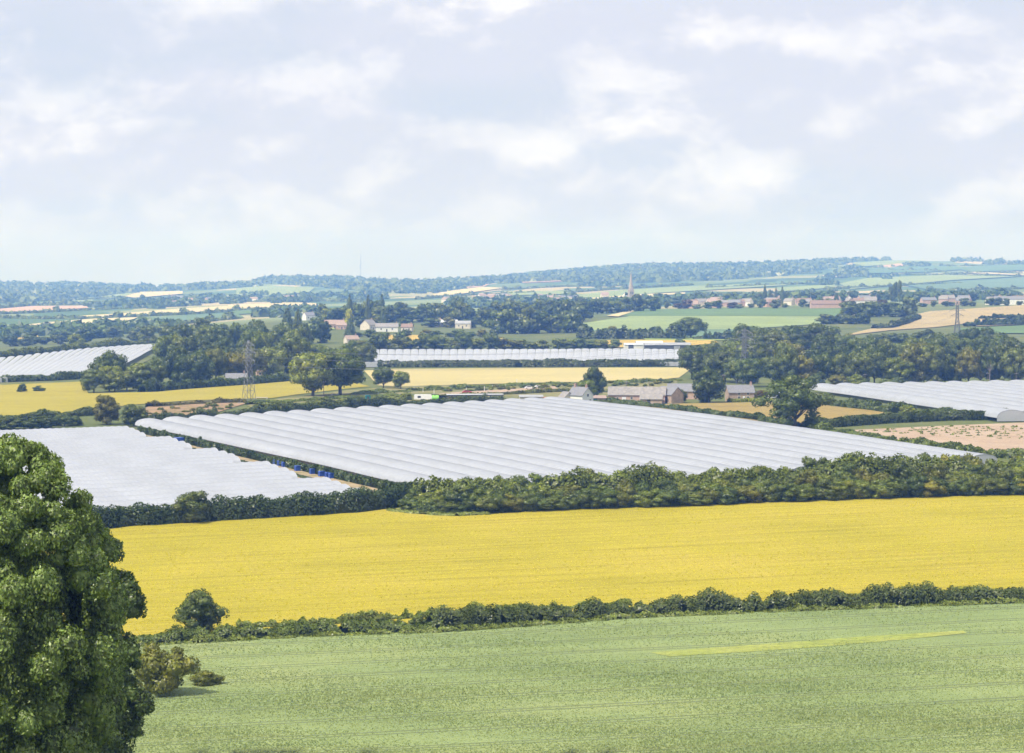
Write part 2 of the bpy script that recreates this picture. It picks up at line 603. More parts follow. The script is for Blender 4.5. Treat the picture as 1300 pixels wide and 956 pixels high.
plain('white_paint', (0.8, 0.8, 0.8), 0.5, 0.04)
plain('steel', (0.20, 0.21, 0.215), 0.5, 0.15, 2.0, 0.5)
plain('pole_wood', (0.20, 0.16, 0.12), 0.9, 0.25, 3.0)
plain('rust', (0.34, 0.14, 0.07), 0.8, 0.3, 1.0)
plain('teal', (0.01, 0.16, 0.17), 0.4, 0.1)
plain('orange', (0.60, 0.12, 0.03), 0.4, 0.1)
plain('blue', (0.02, 0.07, 0.36), 0.4, 0.2)
plain('green_plastic', (0.25, 0.62, 0.10), 0.4, 0.1)
plain('tyre', (0.02, 0.02, 0.02), 0.9, 0.1)
plain('red_paint', (0.45, 0.05, 0.04), 0.35, 0.1)
plain('spire_stone', (0.42, 0.36, 0.30), 0.9, 0.15, 0.3)


def film_mat(name, col, trans=0.25):
    m, nt, out = new_mat(name)
    v = coords(nt)
    n = ramp(nt, noise(nt, v, 0.09, 6, 0.65), [(0.3, 0.9), (0.7, 1.06)])
    n2 = ramp(nt, noise(nt, v, 0.9, 5, 0.65), [(0.3, 0.93), (0.7, 1.05)])
    c = mix(nt, 1.0, mix(nt, 1.0, col, n, 'MULTIPLY'), n2, 'MULTIPLY')
    b = nd(nt, 'ShaderNodeBsdfPrincipled', Base_Color=c, Roughness=0.42)
    b.inputs['Specular IOR Level'].default_value = 0.55
    t = nd(nt, 'ShaderNodeBsdfTranslucent', Color=c)
    mx = nd(nt, 'ShaderNodeMixShader', Fac=trans)
    nt.links.new(b.outputs[0], mx.inputs[1])
    nt.links.new(t.outputs[0], mx.inputs[2])
    nt.links.new(mx.outputs[0], out.inputs[0])
    return m


film_mat('film', (0.50, 0.525, 0.575))
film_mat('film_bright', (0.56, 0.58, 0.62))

# ------------------------------------------------------------------ ground sheet and fields
def build_ground():
    ds = np.concatenate([[-60, -20, 0, 5], np.exp(np.linspace(math.log(10), math.log(12900), 340))])
    ss = np.linspace(-1, 1, 151)
    X = ss[None, :] * (90 + 0.345 * np.maximum(ds, 0))[:, None]
    Y = np.repeat(ds[:, None], len(ss), 1)
    Z = H(X, Y)
    V = np.stack([X, Y, Z], -1).reshape(-1, 3)
    n = len(ss)
    i = np.arange(len(ds) - 1)[:, None] * n + np.arange(n - 1)[None, :]
    i = i.ravel()
    Q = np.stack([i, i + 1, i + n + 1, i + n], -1)
    return tag(link('ground', mesh_np('ground', V, Q, MATS['country'], smooth=True)), kind='structure')


build_ground()


def densify(pts, step, closed=False):
    out = []
    m = len(pts)
    for k in range(m if closed else m - 1):
        a, b = pts[k], pts[(k + 1) % m]
        n = max(1, int(math.hypot(b[0] - a[0], b[1] - a[1]) / step))
        for j in range(n):
            t = j / n
            out.append((a[0] + (b[0] - a[0]) * t, a[1] + (b[1] - a[1]) * t))
    if not closed: out.append(tuple(pts[-1]))
    return out


def field(name, pts, mat, lift=None, step=8.0, smooth_px=0.0):
    """a field sheet draped over the ground inside an outline given in photograph pixels"""
    ol = densify(pts, step, True)
    xs = [p[0] for p in ol]
    ys = [p[1] for p in ol]
    ins = []
    sy = max(1.5, min(step, (max(ys) - min(ys)) / 12))
    sx = max(step, (max(xs) - min(xs)) / 90)
    y = min(ys) + sy / 2
    while y < max(ys):
        x = min(xs) + sx / 2
        while x < max(xs):
            ins.append((x, y))
            x += sx
        y += sy
    n = len(ol)
    vs, es, fs, _, _, _ = mgeo.delaunay_2d_cdt([Vector(p) for p in ol + ins], [], [list(range(n))], 1, 1e-4)
    P = np.array([(v.x, v.y) for v in vs])
    x, y, z = cast(P[:, 0], P[:, 1])
    lf = (0.05 + 0.00035 * y) if lift is None else lift + 0.00012 * y
    V = np.stack([x, y, z + lf], -1)
    T = np.array([f for f in fs if len(f) == 3], np.int32)
    # face up
    a, b, c = V[T[:, 0]], V[T[:, 1]], V[T[:, 2]]
    flip = np.cross(b - a, c - a)[:, 2] < 0
    T[flip] = T[flip][:, ::-1]
    return tag(link(name, mesh_np(name, V, T, MATS[mat], smooth=True)), kind='structure')


# near to far
field('wheat_field', [(-420, 985), (-420, 852), (-100, 838), (230, 818), (560, 804), (800, 786), (1060, 776), (1300, 767), (1700, 750), (1700, 985)], 'wheat', 0.34, 16)
field('grass_strip', [(826, 832), (900, 826), (1000, 819), (1100, 811), (1222, 804), (1228, 807), (1150, 815), (1050, 824), (950, 831), (850, 837)], 'lime', 0.40, 8)
field('barley_field', [(-420, 712), (-100, 690), (60, 677), (150, 668), (300, 659), (450, 651), (495, 645), (515, 648), (545, 655), (600, 655), (700, 648), (850, 643), (1000, 637), (1150, 632), (1300, 628), (1700, 612),
                       (1700, 738), (1300, 756), (1000, 766), (800, 774), (560, 790), (230, 806), (-100, 826), (-420, 842)], 'barley', 0.05, 14)
field('grass_headland', [(497, 645), (520, 637), (600, 640), (590, 653), (545, 655), (515, 648)], 'lime', 0.03, 6)
field('tunnel_floor', [(-80, 580), (60, 556), (172, 546), (620, 519), (720, 516), (900, 540), (1190, 584), (1100, 596), (530, 632), (300, 660), (-160, 676)], 'track', 0.04, 12)
field('far_barley_field', [(-400, 552), (-60, 540), (0, 533), (110, 526), (160, 515), (240, 509), (300, 507), (345, 506), (380, 501), (440, 494), (470, 491), (440, 484), (365, 482), (300, 488), (200, 498), (112, 500), (105, 485), (0, 488), (-60, 490), (-400, 500)], 'barley_far', 0.1, 10)
field('earth_bank', [(165, 529), (190, 516), (240, 510), (300, 509), (312, 513), (270, 526), (200, 531)], 'bank', 0.15, 6)
field('rough_verge', [(312, 515), (345, 508), (440, 496), (500, 491), (600, 489), (720, 486), (860, 481), (860, 500), (760, 506), (620, 510), (470, 514), (330, 522)], 'rough_grass', 0.06, 8)
field('stubble_field', [(508, 491), (600, 488.5), (700, 486), (820, 484), (862, 480), (880, 467), (700, 467.5), (500, 469), (462, 471), (480, 490)], 'stubble', 0.12, 8)
field('soil_track', [(545, 502), (575, 499), (640, 495), (704, 491), (708, 494), (640, 498.5), (560, 504)], 'soil', 0.14, 5)
field('meadow', [(790, 516), (860, 513), (975, 511), (1060, 515), (1135, 527), (1140, 531), (1040, 541), (985, 543), (900, 529), (830, 520)], 'meadow', 0.1, 7)
field('meadow_strip', [(1040, 515), (1090, 519), (1140, 527), (1128, 531), (1046, 530)], 'meadow', 0.13, 6)
field('ploughed_field', [(1072, 547), (1200, 541), (1300, 537), (1500, 532), (1600, 590), (1300, 582), (1232, 579), (1150, 563)], 'soil', 0.1, 8)
field('tunnel_lawn', [(1000, 494), (1030, 490), (1300, 486), (1600, 482), (1600, 540), (1300, 533), (1180, 522), (1050, 512)], 'grass', 0.05, 8)
field('orchard_field', [(-60, 462), (0, 458), (90, 447), (222, 434), (226, 440), (180, 462), (100, 486), (0, 490), (-60, 492)], 'grass', 0.1, 6)
field('orange_field', [(490, 426), (548, 426), (548, 433), (520, 436), (492, 434)], 'f_orange', 0.3, 5)
field('yellow_strip', [(760, 433), (905, 431), (912, 436), (860, 441), (765, 442)], 'f_orange', 0.3, 5)
field('lime_strip', [(815, 429.5), (940, 429), (940, 433), (820, 432.5)], 'f_limey', 0.4, 5)
field('lime_paddock', [(380, 413), (425, 411), (425, 419), (382, 420)], 'f_limey', 0.4, 5)
field('hill_pasture', [(729, 413), (800, 402), (960, 402), (1068, 402.5), (1040, 412), (940, 419), (735, 420)], 'f_pale_green', 0.4, 6)
field('top_pasture', [(790, 402), (812, 393.5), (960, 392.5), (1084, 393), (1100, 397), (1070, 402.4), (960, 401.8)], 'f_mid_green', 0.5, 6)
field('low_pasture', [(735, 420), (940, 419), (960, 419), (945, 431), (880, 430), (735, 427)], 'f_blue_green', 0.4, 6)
field('brown_field', [(1065, 428), (1110, 417), (1150, 403), (1180, 396), (1300, 388), (1500, 384), (1500, 403), (1300, 402), (1255, 408), (1190, 416), (1130, 420)], 'f_brown', 0.4, 6)
field('green_strip', [(1250, 408), (1300, 404), (1450, 402), (1450, 409), (1300, 408), (1250, 411)], 'f_mid_green', 0.5, 5)
field('pale_strip', [(1235, 412), (1300, 409), (1450, 409), (1450, 414), (1300, 413), (1240, 415)], 'f_brown', 0.5, 5)
field('lower_green_strip', [(1215, 418), (1300, 414), (1450, 414), (1450, 424), (1300, 424), (1230, 424)], 'f_mid_green', 0.5, 5)
field('field_gateway', [(1072, 401), (1095, 393.5), (1104, 396), (1090, 402)], 'f_cream', 0.7, 4)
field('farm_lane', [(770, 402), (800, 395), (806, 396), (785, 403)], 'f_cream', 0.7, 4)
FAR = [
    ('cream', [(98, 402), (150, 399), (240, 392), (310, 388), (310, 393), (240, 398), (170, 402), (100, 405)]),
    ('cream', [(9, 416), (60, 410), (120, 405.5), (180, 403.5), (140, 413), (70, 416)]),
    ('blue_green', [(105, 416), (180, 407), (240, 401), (300, 398), (310, 404), (210, 413), (150, 417)]),
    ('pink', [(-40, 396), (0, 393), (40, 389.5), (110, 389), (112, 392), (50, 395.5), (-40, 399)]),
    ('pale_green', [(50, 385.5), (118, 381), (118, 383), (60, 387)]),
    ('cream', [(158, 377), (178, 371.5), (232, 370.5), (232, 374), (170, 379)]),
    ('pale_green', [(112, 380), (158, 373), (178, 371), (158, 377), (140, 380)]),
    ('pale_green', [(300, 367), (340, 363.5), (400, 366), (392, 372), (335, 377), (300, 377)]),
    ('cream', [(290, 388), (380, 385), (402, 386), (402, 389), (340, 391.5), (290, 393.5)]),
    ('mid_green', [(290, 394), (400, 391), (400, 395), (300, 400)]),
    ('cream', [(545, 376), (575, 369.5), (612, 365), (640, 366.5), (600, 372), (560, 377)]),
    ('pink', [(575, 368), (600, 363), (622, 361.5), (615, 364.5)]),
    ('pale_green', [(640, 371), (725, 370), (725, 374), (650, 376)]),
    ('pale_green', [(715, 378), (780, 370), (870, 364.5), (990, 360), (1000, 363), (900, 369), (830, 373), (760, 379)]),
    ('cream', [(715, 382), (800, 375), (870, 372), (870, 374), (800, 378), (730, 384)]),
    ('mid_green', [(870, 363.5), (990, 358.5), (1060, 357), (1055, 361), (990, 361)]),
    ('pink', [(660, 358), (710, 355.5), (713, 358), (664, 360)]),
    ('cream', [(756, 355), (785, 351), (790, 354), (765, 357)]),
    ('cream', [(1035, 353), (1048, 350), (1075, 350), (1070, 353)]),
    ('pale_green', [(1065, 361), (1100, 354), (1200, 350), (1290, 352), (1210, 356.5), (1150, 362), (1080, 368)]),
    ('blue_green', [(1150, 363), (1215, 357.5), (1300, 353), (1500, 350), (1500, 364), (1300, 366), (1180, 369)]),
    ('mid_green', [(1090, 342), (1180, 338), (1250, 341), (1180, 346), (1100, 348)]),
    ('pale_green', [(1080, 335), (1130, 331.5), (1175, 332), (1150, 336), (1095, 339)]),
    ('pink', [(1112, 339), (1140, 335.5), (1155, 337), (1130, 341)]),
    ('mid_green', [(1210, 340), (1300, 336), (1400, 337), (1300, 344), (1230, 346)]),
    ('cream', [(1215, 347), (1240, 346), (1300, 349.5), (1300, 350.5), (1240, 348)]),
    ('pale_green', [(985, 366), (1060, 362), (1060, 366), (990, 371)]),
    ('dark_green', [(900, 362), (985, 356), (985, 358), (905, 364)]),
    ('orange', [(8, 427.5), (48, 426.5), (50, 432), (20, 434)]),
]
for c, pts in FAR:
    field('distant_field', pts, 'f_' + c, None, 4)

# ------------------------------------------------------------------ foliage
def unit_dirs(n, zmin=-1.0):
    z = rng.uniform(zmin, 1, n)
    t = rng.uniform(0, 2 * math.pi, n)
    r = np.sqrt(1 - z * z)
    return np.stack([r * np.cos(t), r * np.sin(t), z], -1)


def norm(v):
    return v / np.maximum(np.linalg.norm(v, axis=1, keepdims=True), 1e-9)


def kites(P, N, size, jitter=0.9, shade=0.55, elong=1.35, up=0.0):
    """leaf-shaped quads at P, facing roughly along N; returns verts, quads, shading normals"""
    n = len(P)
    m = norm(N + jitter * rng.normal(0, 0.6, (n, 3)))
    flip = (m * N).sum(1) < 0
    m[flip] *= -1
    a = rng.normal(0, 1, (n, 3))
    if up: a = a + np.array([0, 0, up])
    t = norm(a - (a * m).sum(1)[:, None] * m)
    b = np.cross(m, t)
    s = (size * rng.uniform(0.6, 1.35, n))[:, None]
    V = np.stack([P - t * s * elong * 0.9, P - b * s * 0.75 - t * s * 0.1, P + t * s * elong, P + b * s * 0.75 - t * s * 0.1], 1).reshape(-1, 3)
    Q = np.arange(4 * n).reshape(-1, 4)
    sn = norm(N * shade + m * (1 - shade))
    return V, Q, np.repeat(sn, 4, 0)


def ico(level=1):
    import bmesh
    bm = bmesh.new()
    bmesh.ops.create_icosphere(bm, subdivisions=level, radius=1.0)
    v = np.array([x.co[:] for x in bm.verts])
    f = np.array([[x.index for x in q.verts] for q in bm.faces], np.int32)
    bm.free()
    return v, f


ICO_V, ICO_F = ico(1)


def foliage_mesh(name, C, R, nleaf, size, mat, core=0.72, zmin=-0.75, jitter=0.9, shade=0.55, squash=0.9, up=0.0, floor=None, elong=1.35):
    """leaves over a heap of lobes (centres C, radii R) with solid lobe hearts behind them"""
    w = R ** 2
    cnt = np.maximum(1, (nleaf * w / w.sum()).astype(int))
    idx = np.repeat(np.arange(len(C)), cnt)
    d = unit_dirs(len(idx), zmin)
    q = np.array([1, 1, squash])
    P = C[idx] + d * q * R[idx][:, None] * rng.uniform(0.78, 1.1, len(idx))[:, None]
    keep = np.ones(len(idx), bool)
    for k in range(len(C)):
        inside = (np.linalg.norm((P - C[k]) / q, axis=1) < 0.74 * R[k]) & (idx != k)
        keep &= ~inside
    if floor is not None: keep &= P[:, 2] > floor
    P, d = P[keep], d[keep]
    V, Q, S = kites(P, norm(d), size, jitter, shade, elong, up)
    nv = len(V)
    if core:
        cv = (ICO_V[None] * (R[:, None, None] * core) * q + C[:, None, :]).reshape(-1, 3)
        cf = (ICO_F[None] + (np.arange(len(C)) * len(ICO_V))[:, None, None]).reshape(-1, 3) + nv
        cn = np.tile(ICO_V, (len(C), 1))
        V = np.concatenate([V, cv])
        S = np.concatenate([S, cn])
        return mesh_np(name, V, [Q, cf], mat, normals=S)
    return mesh_np(name, V, Q, mat, normals=S)


def lobes(n, rad, zc, zr, r0, r1, seed, bottom=-0.6, shell=(0.55, 0.82), uneven=0.12):
    g = np.random.default_rng(seed)
    z = g.uniform(bottom, 1, n)
    t = np.arange(n) * 2.39996 + g.uniform(0, 0.6, n)
    r = np.sqrt(np.maximum(0, 1 - z * z))
    sh = g.uniform(*shell, n)[:, None]
    C = np.stack([r * np.cos(t), r * np.sin(t), z], -1) * sh
    C *= 1 + g.normal(0, uneven, (n, 1))
    C = C * np.array([rad, rad, zr]) + np.array([0, 0, zc])
    R = g.uniform(r0, r1, n)
    C = np.concatenate([C, [[0, 0, zc]]])
    R = np.concatenate([R, [min(rad, zr) * 0.62]])
    return C, R


def trunk_mesh(name, h, r, top, spread, nlimb, seed):
    g = random.Random(seed)
    mb = MB()
    mb.bar((0, 0, -0.02), (0, 0, h * 0.5), r * 1.25, r, 7)
    mb.bar((0, 0, h * 0.5), (0.01, 0, h), r, r * 0.8, 7)
    mb.bar((0.01, 0, h), (0.02, 0.01, top), r * 0.8, r * 0.25, 6)
    for k in range(nlimb):
        a = k * 2.4 + g.uniform(-0.3, 0.3)
        z0 = h * g.uniform(0.75, 1.25)
        e = (spread * math.cos(a), spread * math.sin(a), z0 + g.uniform(0.12, 0.34))
        mb.bar((0, 0, z0), e, r * 0.5, r * 0.14, 5)
    return mb.mesh(name, MATS['bark'])


PROTO = {}


def proto(kind, variants, n, leaf, size, **kw):
    L = []
    for i in range(variants):
        a = dict(rad=0.36, zc=0.6, zr=0.34, r0=0.12, r1=0.2, seed=100 * len(PROTO) + i)
        lk = dict(mat=MATS['leaf'])
        for k, v in kw.items():
            if k in ('core', 'zmin', 'jitter', 'shade', 'squash', 'up', 'floor', 'mat', 'elong'): lk[k] = v
            elif k not in ('th', 'tr'): a[k] = v
        C, R = lobes(n, **a)
        crown = foliage_mesh('crown', C, R, leaf, size, lk.pop('mat'), **lk)
        th = kw.get('th', 0.26)
        tr = kw.get('tr', 0.025)
        trunk = trunk_mesh('trunk', th, tr, 0.75, 0.24, 6, i) if tr else None
        L.append((crown, trunk))
    PROTO[kind] = L


proto('oak', 4, 52, 8500, 0.019, rad=0.45, zc=0.54, zr=0.45, r0=0.09, r1=0.17, bottom=-0.9, th=0.16)
proto('round', 4, 40, 6500, 0.021, rad=0.42, zc=0.48, zr=0.50, r0=0.10, r1=0.18, bottom=-0.97, th=0.1, floor=0.0)
proto('shrub', 8, 34, 6500, 0.024, rad=0.44, zc=0.42, zr=0.52, r0=0.10, r1=0.22, bottom=-0.7, th=0.12, floor=0.0, uneven=0.22, up=0.6)
proto('open_oak', 1, 40, 8500, 0.017, rad=0.46, zc=0.56, zr=0.42, r0=0.08, r1=0.15, bottom=-0.85, core=0.62, th=0.2, tr=0.035, shell=(0.55, 0.95))
proto('far_oak', 4, 16, 1100, 0.05, rad=0.40, zc=0.47, zr=0.50, r0=0.14, r1=0.23, bottom=-0.95, th=0.12, floor=0.0)
proto('far_shrub', 3, 10, 500, 0.07, rad=0.42, zc=0.42, zr=0.5, r0=0.2, r1=0.3, th=0.1, floor=0.0)
proto('poplar', 2, 22, 1500, 0.035, rad=0.36, zc=0.54, zr=0.45, r0=0.1, r1=0.17, bottom=-0.95, up=1.5)


def conifer_proto(variants=2):
    L = []
    for i in range(variants):
        g = np.random.default_rng(700 + i)
        C, R = [], []
        for k in range(9):
            z = 0.12 + 0.095 * k
            r = 0.36 * (1 - (z / 1.02) ** 1.3) + 0.02
            m = max(1, int(7 * r / 0.3))
            for j in range(m):
                a = 6.283 * j / m + g.uniform(0, 1)
                C.append((r * 0.6 * math.cos(a), r * 0.6 * math.sin(a), z + g.uniform(-.02, .02)))
                R.append(0.05 + r * 0.45)
        crown = foliage_mesh('crown', np.array(C), np.array(R), 1800, 0.03, MATS['leaf'], up=0.5)
        L.append((crown, trunk_mesh('trunk', 0.2, 0.022, 0.8, 0.08, 3, i)))
    PROTO['conifer'] = L


conifer_proto()
TINT = {'n': (1, 1, 1), 'd': (0.72, 0.76, 0.72), 'l': (1.35, 1.3, 1.0), 'o': (1.35, 1.1, 0.75), 'c': (1.0, 0.52, 0.62), 'y': (2.6, 2.2, 0.9), 'g': (1.65, 1.75, 1.45), 'b': (1.25, 0.9, 0.7), 'v': (2.0, 1.75, 1.3)}
counts = {}


def tree_at(name, kind, p, h, w, label, cat='tree', group=None, tint='n', var=None, rot=None):
    L = PROTO[kind]
    counts[kind] = counts.get(kind, -1) + 1
    crown, trunk = L[(counts[kind] if var is None else var) % len(L)]
    o = empty(name, p, 0, label, cat, group)
    o.rotation_euler = (0, 0, rnd.uniform(0, 6.28) if rot is None else rot)
    o.scale = (w, w, h)
    c = link('crown', crown, o)
    t = TINT[tint]
    j = rnd.uniform(0.9, 1.1)
    c.color = (t[0] * j, t[1] * j, t[2] * j, 1)
    if trunk is not None: link('trunk', trunk, o)
    return o


def tree_px(name, kind, px, base, hpx, wpx, label, **kw):
    """tree from the photograph: foot at (px, base) on the ground, height and width in pixels"""
    p = gp(px, base)
    s = p.y / F
    h, w = hpx * s * 1.02, wpx * s * 1.08
    return tree_at(name, kind, p - Vector((0, 0, 0.1)), h, w, label, **kw)


def hedge(name, pts, hgt, wid, leaf, dens, label, mat='leaf_hedge', group=None, rough=0.3, lumps=6.0, tint='n', cat='hedge', core=True, hfun=None):
    """leafy hedge along a line of photograph pixels"""
    P = np.array(densify(pts, 4.0))
    x, y, z = cast(P[:, 0], P[:, 1])
    seg = np.hypot(np.diff(x), np.diff(y))
    cum = np.concatenate([[0], np.cumsum(seg)])
    Ltot = cum[-1]
    n = int(Ltot * dens)
    s = rng.uniform(0, Ltot, n)

    tabs = [(sc, rng.normal(0, 1, int(Ltot / sc) + 4)) for sc in (lumps * 2.2, lumps * 0.8, lumps * 0.3, lumps * 0.55)]

    def n1(s, k):
        sc, tb = tabs[k]
        q = s / sc
        i = q.astype(int)
        f = q - i
        f = f * f * (3 - 2 * f)
        return tb[i] * (1 - f) + tb[i + 1] * f

    def prof(s):
        return np.clip(1 + rough * (0.45 * n1(s, 0) + 0.45 * n1(s, 1) + 0.35 * n1(s, 2)), 0.3, 2.2)
    hh = hgt * prof(s) * (hfun(s / Ltot) if hfun else 1.0)
    cx, cy_ = np.interp(s, cum, x), np.interp(s, cum, y)
    k = np.clip(np.searchsorted(cum, s) - 1, 0, len(seg) - 1)
    tx, ty = np.diff(x)[k] / seg[k], np.diff(y)[k] / seg[k]
    a = rng.uniform(-0.15, math.pi + 0.15, n)
    e = 0.7
    ca, sa = np.cos(a), np.sin(a)
    ox = np.sign(ca) * np.abs(ca) ** e * wid * 0.5 * (0.92 + 0.14 * n1(s, 3))
    oz = np.sign(sa) * np.abs(sa) ** e * hh
    rr = rng.uniform(0.8, 1.12, n)
    px_, py_ = cx - ty * ox * rr, cy_ + tx * ox * rr
    gz = H(px_, py_)
    PP = np.stack([px_, py_, gz + np.maximum(0.05, oz * rr)], -1)
    N = norm(np.stack([-ty * ca, tx * ca, np.abs(sa) + 0.15], -1) + 0.35 * np.stack([tx * n1(s, 3), ty * n1(s, 3), 0 * s], -1))
    V, Q, S = kites(PP, N, leaf, 0.9, 0.5)
    FL = [Q]
    if core:
        ns = max(2, int(Ltot / (lumps * 0.35)))
        ss = np.linspace(0, Ltot, ns)
        hc = hgt * prof(ss) * (hfun(ss / Ltot) if hfun else 1.0) * 0.78
        kx, ky = np.interp(ss, cum, x), np.interp(ss, cum, y)
        k = np.clip(np.searchsorted(cum, ss) - 1, 0, len(seg) - 1)
        tx, ty = np.diff(x)[k] / seg[k], np.diff(y)[k] / seg[k]
        rows = []
        for o, q in ((-0.4, 0), (-0.38, 0.7), (-0.18, 1), (0.18, 1), (0.38, 0.7), (0.4, 0)):
            ax, ay = kx - ty * wid * o, ky + tx * wid * o
            rows.append(np.stack([ax, ay, H(ax, ay) + hc * q - (0.1 if q == 0 else 0)], -1))
        cv = np.stack(rows, 1).reshape(-1, 3)
        i = (np.arange(ns - 1)[:, None] * 6 + np.arange(5)[None]).ravel() + len(V)
        FL.append(np.stack([i, i + 1, i + 7, i + 6], -1))
        cn = np.tile(norm(np.array([(0, 0, .2), (0, 0, .8), (0, 0, 1), (0, 0, 1), (0, 0, .8), (0, 0, .2)], float)), (ns, 1))
        V = np.concatenate([V, cv])
        S = np.concatenate([S, cn])
    o = link(name, mesh_np(name, V, FL, MATS[mat], normals=S))
    t = TINT[tint]
    o.color = (*t, 1)
    return tag(o, label, cat, group)


# ---- the great tree at the left edge and its neighbours, standing on the slope below the camera
def big_tree(name, px, D, top_py, half_px, label, nlobe, nleaf, size, seed, tint, zlow=0.1, shape=1.0, r0=0.9, r1=1.7, up=0.9):
    rx, rz = ray([px], [top_py])
    X = rx[0] * D
    gz = float(H(X, D))
    h = rz[0] * D - gz
    rad = half_px / F * D
    g = np.random.default_rng(seed)
    C, R = [], []
    for k in range(nlobe):
        t = g.uniform(zlow, 0.97)
        q = (t - zlow) / (1 - zlow)
        env = rad * (math.sin(min(1, (q + 0.28) / 0.62) * math.pi / 2) if q < 0.34 else (1 - ((q - 0.34) / 0.66) ** 2.3) ** 0.62)
        a = k * 2.39996 + g.uniform(-0.4, 0.4)
        r = g.uniform(r0, r1) * (0.65 + 0.35 * (1 - q))
        d = max(0.0, env - r * 0.75) * g.uniform(0.8, 1.03)
        C.append((d * math.cos(a), d * math.sin(a), t * h - r * 0.6))
        R.append(r)
    for q in np.linspace(zlow + 0.05, 0.9, 9):
        C.append((0, 0, q * h))
        R.append(rad * 0.55 * (1 - ((q - zlow) / (1 - zlow)) ** 2) + 0.4)
    o = empty(name, (X, D, gz - 0.2), 0, label, 'tree')
    me = foliage_mesh('crown', np.array(C), np.array(R), nleaf, size, MATS['leaf_big'], core=0.8, zmin=-0.6, up=up, shade=0.3, jitter=1.15, squash=1.15, elong=1.5)
    c = link('crown', me, o)
    c.color = (*TINT[tint], 1)
    mb = MB()
    mb.bar((0, 0, -0.3), (0, 0, h * 0.3), 0.55, 0.45, 10)
    mb.bar((0, 0, h * 0.3), (0.1, 0, h * 0.85), 0.45, 0.1, 8)
    for k in range(10):
        a = k * 2.4
        z0 = h * (0.16 + 0.06 * k)
        mb.bar((0, 0, z0), (rad * 0.6 * math.cos(a), rad * 0.6 * math.sin(a), z0 + h * 0.12), 0.2, 0.05, 6)
    mb.build('trunk', MATS['bark'], o)
    return o


big_tree('broadleaf_tree', 0, 150, 538, 160, 'large grey green tree filling the left edge of the view', 460, 330000, 0.088, 3, 'g', r0=0.7, r1=1.35, up=1.6)
big_tree('broadleaf_tree', 118, 190, 655, 78, 'brighter green tree half hidden behind the large left tree', 110, 42000, 0.115, 4, 'l', r0=0.5, r1=1.1)


# ---- bushes beside the great tree and the small tree in the near hedge
tree_px('hawthorn_bush', 'shrub', 206, 884, 74, 74, 'olive bush at the wheat edge beside the large left tree', cat='bush', tint='o', var=0)
tree_px('hawthorn_bush', 'shrub', 262, 872, 24, 40, 'low olive bush poking up at the corner of the wheat', cat='bush', tint='o', var=1)
tree_px('field_tree', 'round', 253, 804, 54, 62, 'small round dark tree growing in the near hedge', tint='d', var=0)

# ---- hedges
hedge('hedgerow', [(-200, 838), (100, 824), (230, 816), (400, 806), (560, 800)], 1.7, 5.5, 0.15, 300, 'low weedy hedge left of the near field boundary, below the small round tree', rough=0.45, lumps=2.6, tint='l')
hedge('hedgerow', [(545, 800), (700, 789), (800, 782), (1000, 774), (1300, 763), (1500, 754)], 2.5, 4.2, 0.16, 330, 'dark bramble hedge between the yellow barley and the green wheat', rough=0.34, lumps=2.6, tint='n')
NEAR_G = 'small bushes rising from the near hedge'
near_k = 0
for px, top, w in [(395, 790, 30), (487, 777, 30), (508, 783, 14), (531, 776, 22), (555, 780, 16), (590, 779, 28), (622, 776, 20), (660, 773, 26), (690, 773, 18), (716, 768, 20), (745, 767, 14), (768, 767, 22), (802, 768, 12), (826, 770, 16),
                   (862, 760, 24), (900, 764, 20), (940, 758, 12), (952, 760, 10), (985, 762, 18), (1012, 760, 16), (1045, 760, 14), (1078, 752, 20), (1100, 751, 22), (1132, 751, 30), (1172, 753, 26), (1235, 742, 44), (1262, 750, 24), (1292, 748, 28)]:
    base = np.interp(px, [200, 400, 560, 800, 1000, 1300], [811, 800, 793, 778, 770, 757])
    tree_px('hedge_bush', 'shrub', px, base, (base - top) * 0.85, w, '%s bush from left standing up out of the near field hedge' % nth(near_k), cat='bush', group=NEAR_G, tint=rnd.choice('nndlo'))
    near_k += 1
hedge('hedgerow', [(60, 680), (150, 668), (300, 659), (450, 650), (495, 644), (525, 637)], 4.3, 4.5, 0.25, 210, 'clipped dark hedge below the left block of polytunnels', rough=0.16, lumps=5.0, tint='d')
tree_px('hawthorn_tree', 'round', 243, 663, 39, 52, 'rounded tree standing above the clipped hedge by the left polytunnels', tint='n', var=2)
tree_px('hawthorn_bush', 'shrub', 146, 668, 24, 30, 'bush at the left end of the clipped hedge', cat='bush', tint='n', var=3)
BELT_G = 'shrubs of the hedge belt behind the yellow field'
bx_ = [490, 540, 620, 700, 740, 830, 880, 920, 1000, 1050, 1120, 1200, 1300, 1500]
bt_ = [623, 615, 604, 607, 601, 599, 602, 595, 591, 579, 584, 581, 583, 576]
ex_ = [490, 545, 600, 700, 850, 1000, 1150, 1300, 1700]
ey_ = [640, 650, 652, 648, 643, 637, 632, 628, 612]
px = 505.0
belt_k = 0
while px < 1335:
    e, t = np.interp(px, ex_, ey_), np.interp(px, bx_, bt_)
    for dy, hk, wk, row in ((-0.5, 0.50, 34, 'front'), (-5, 0.72, 36, 'middle'), (-11, 1.0, 36, 'back')):
        q = px + rnd.uniform(-9, 9)
        b = e + dy
        hp = max(12, (b - t) * (rnd.uniform(0.98, 1.16) if hk == 1.0 else hk * rnd.uniform(0.85, 1.25)))
        tree_px('hedge_shrub', 'shrub', q, b, hp, rnd.uniform(0.8, 1.3) * wk, '%s shrub from left in the %s row of the hedge belt behind yellow barley' % (nth(belt_k), row), cat='shrub', group=BELT_G, tint=rnd.choice('nnnllod'))
    px += rnd.uniform(17, 24)
    belt_k += 1
bl = [(q, np.interp(q, ex_, ey_) - 9) for q in range(515, 1345, 15)]
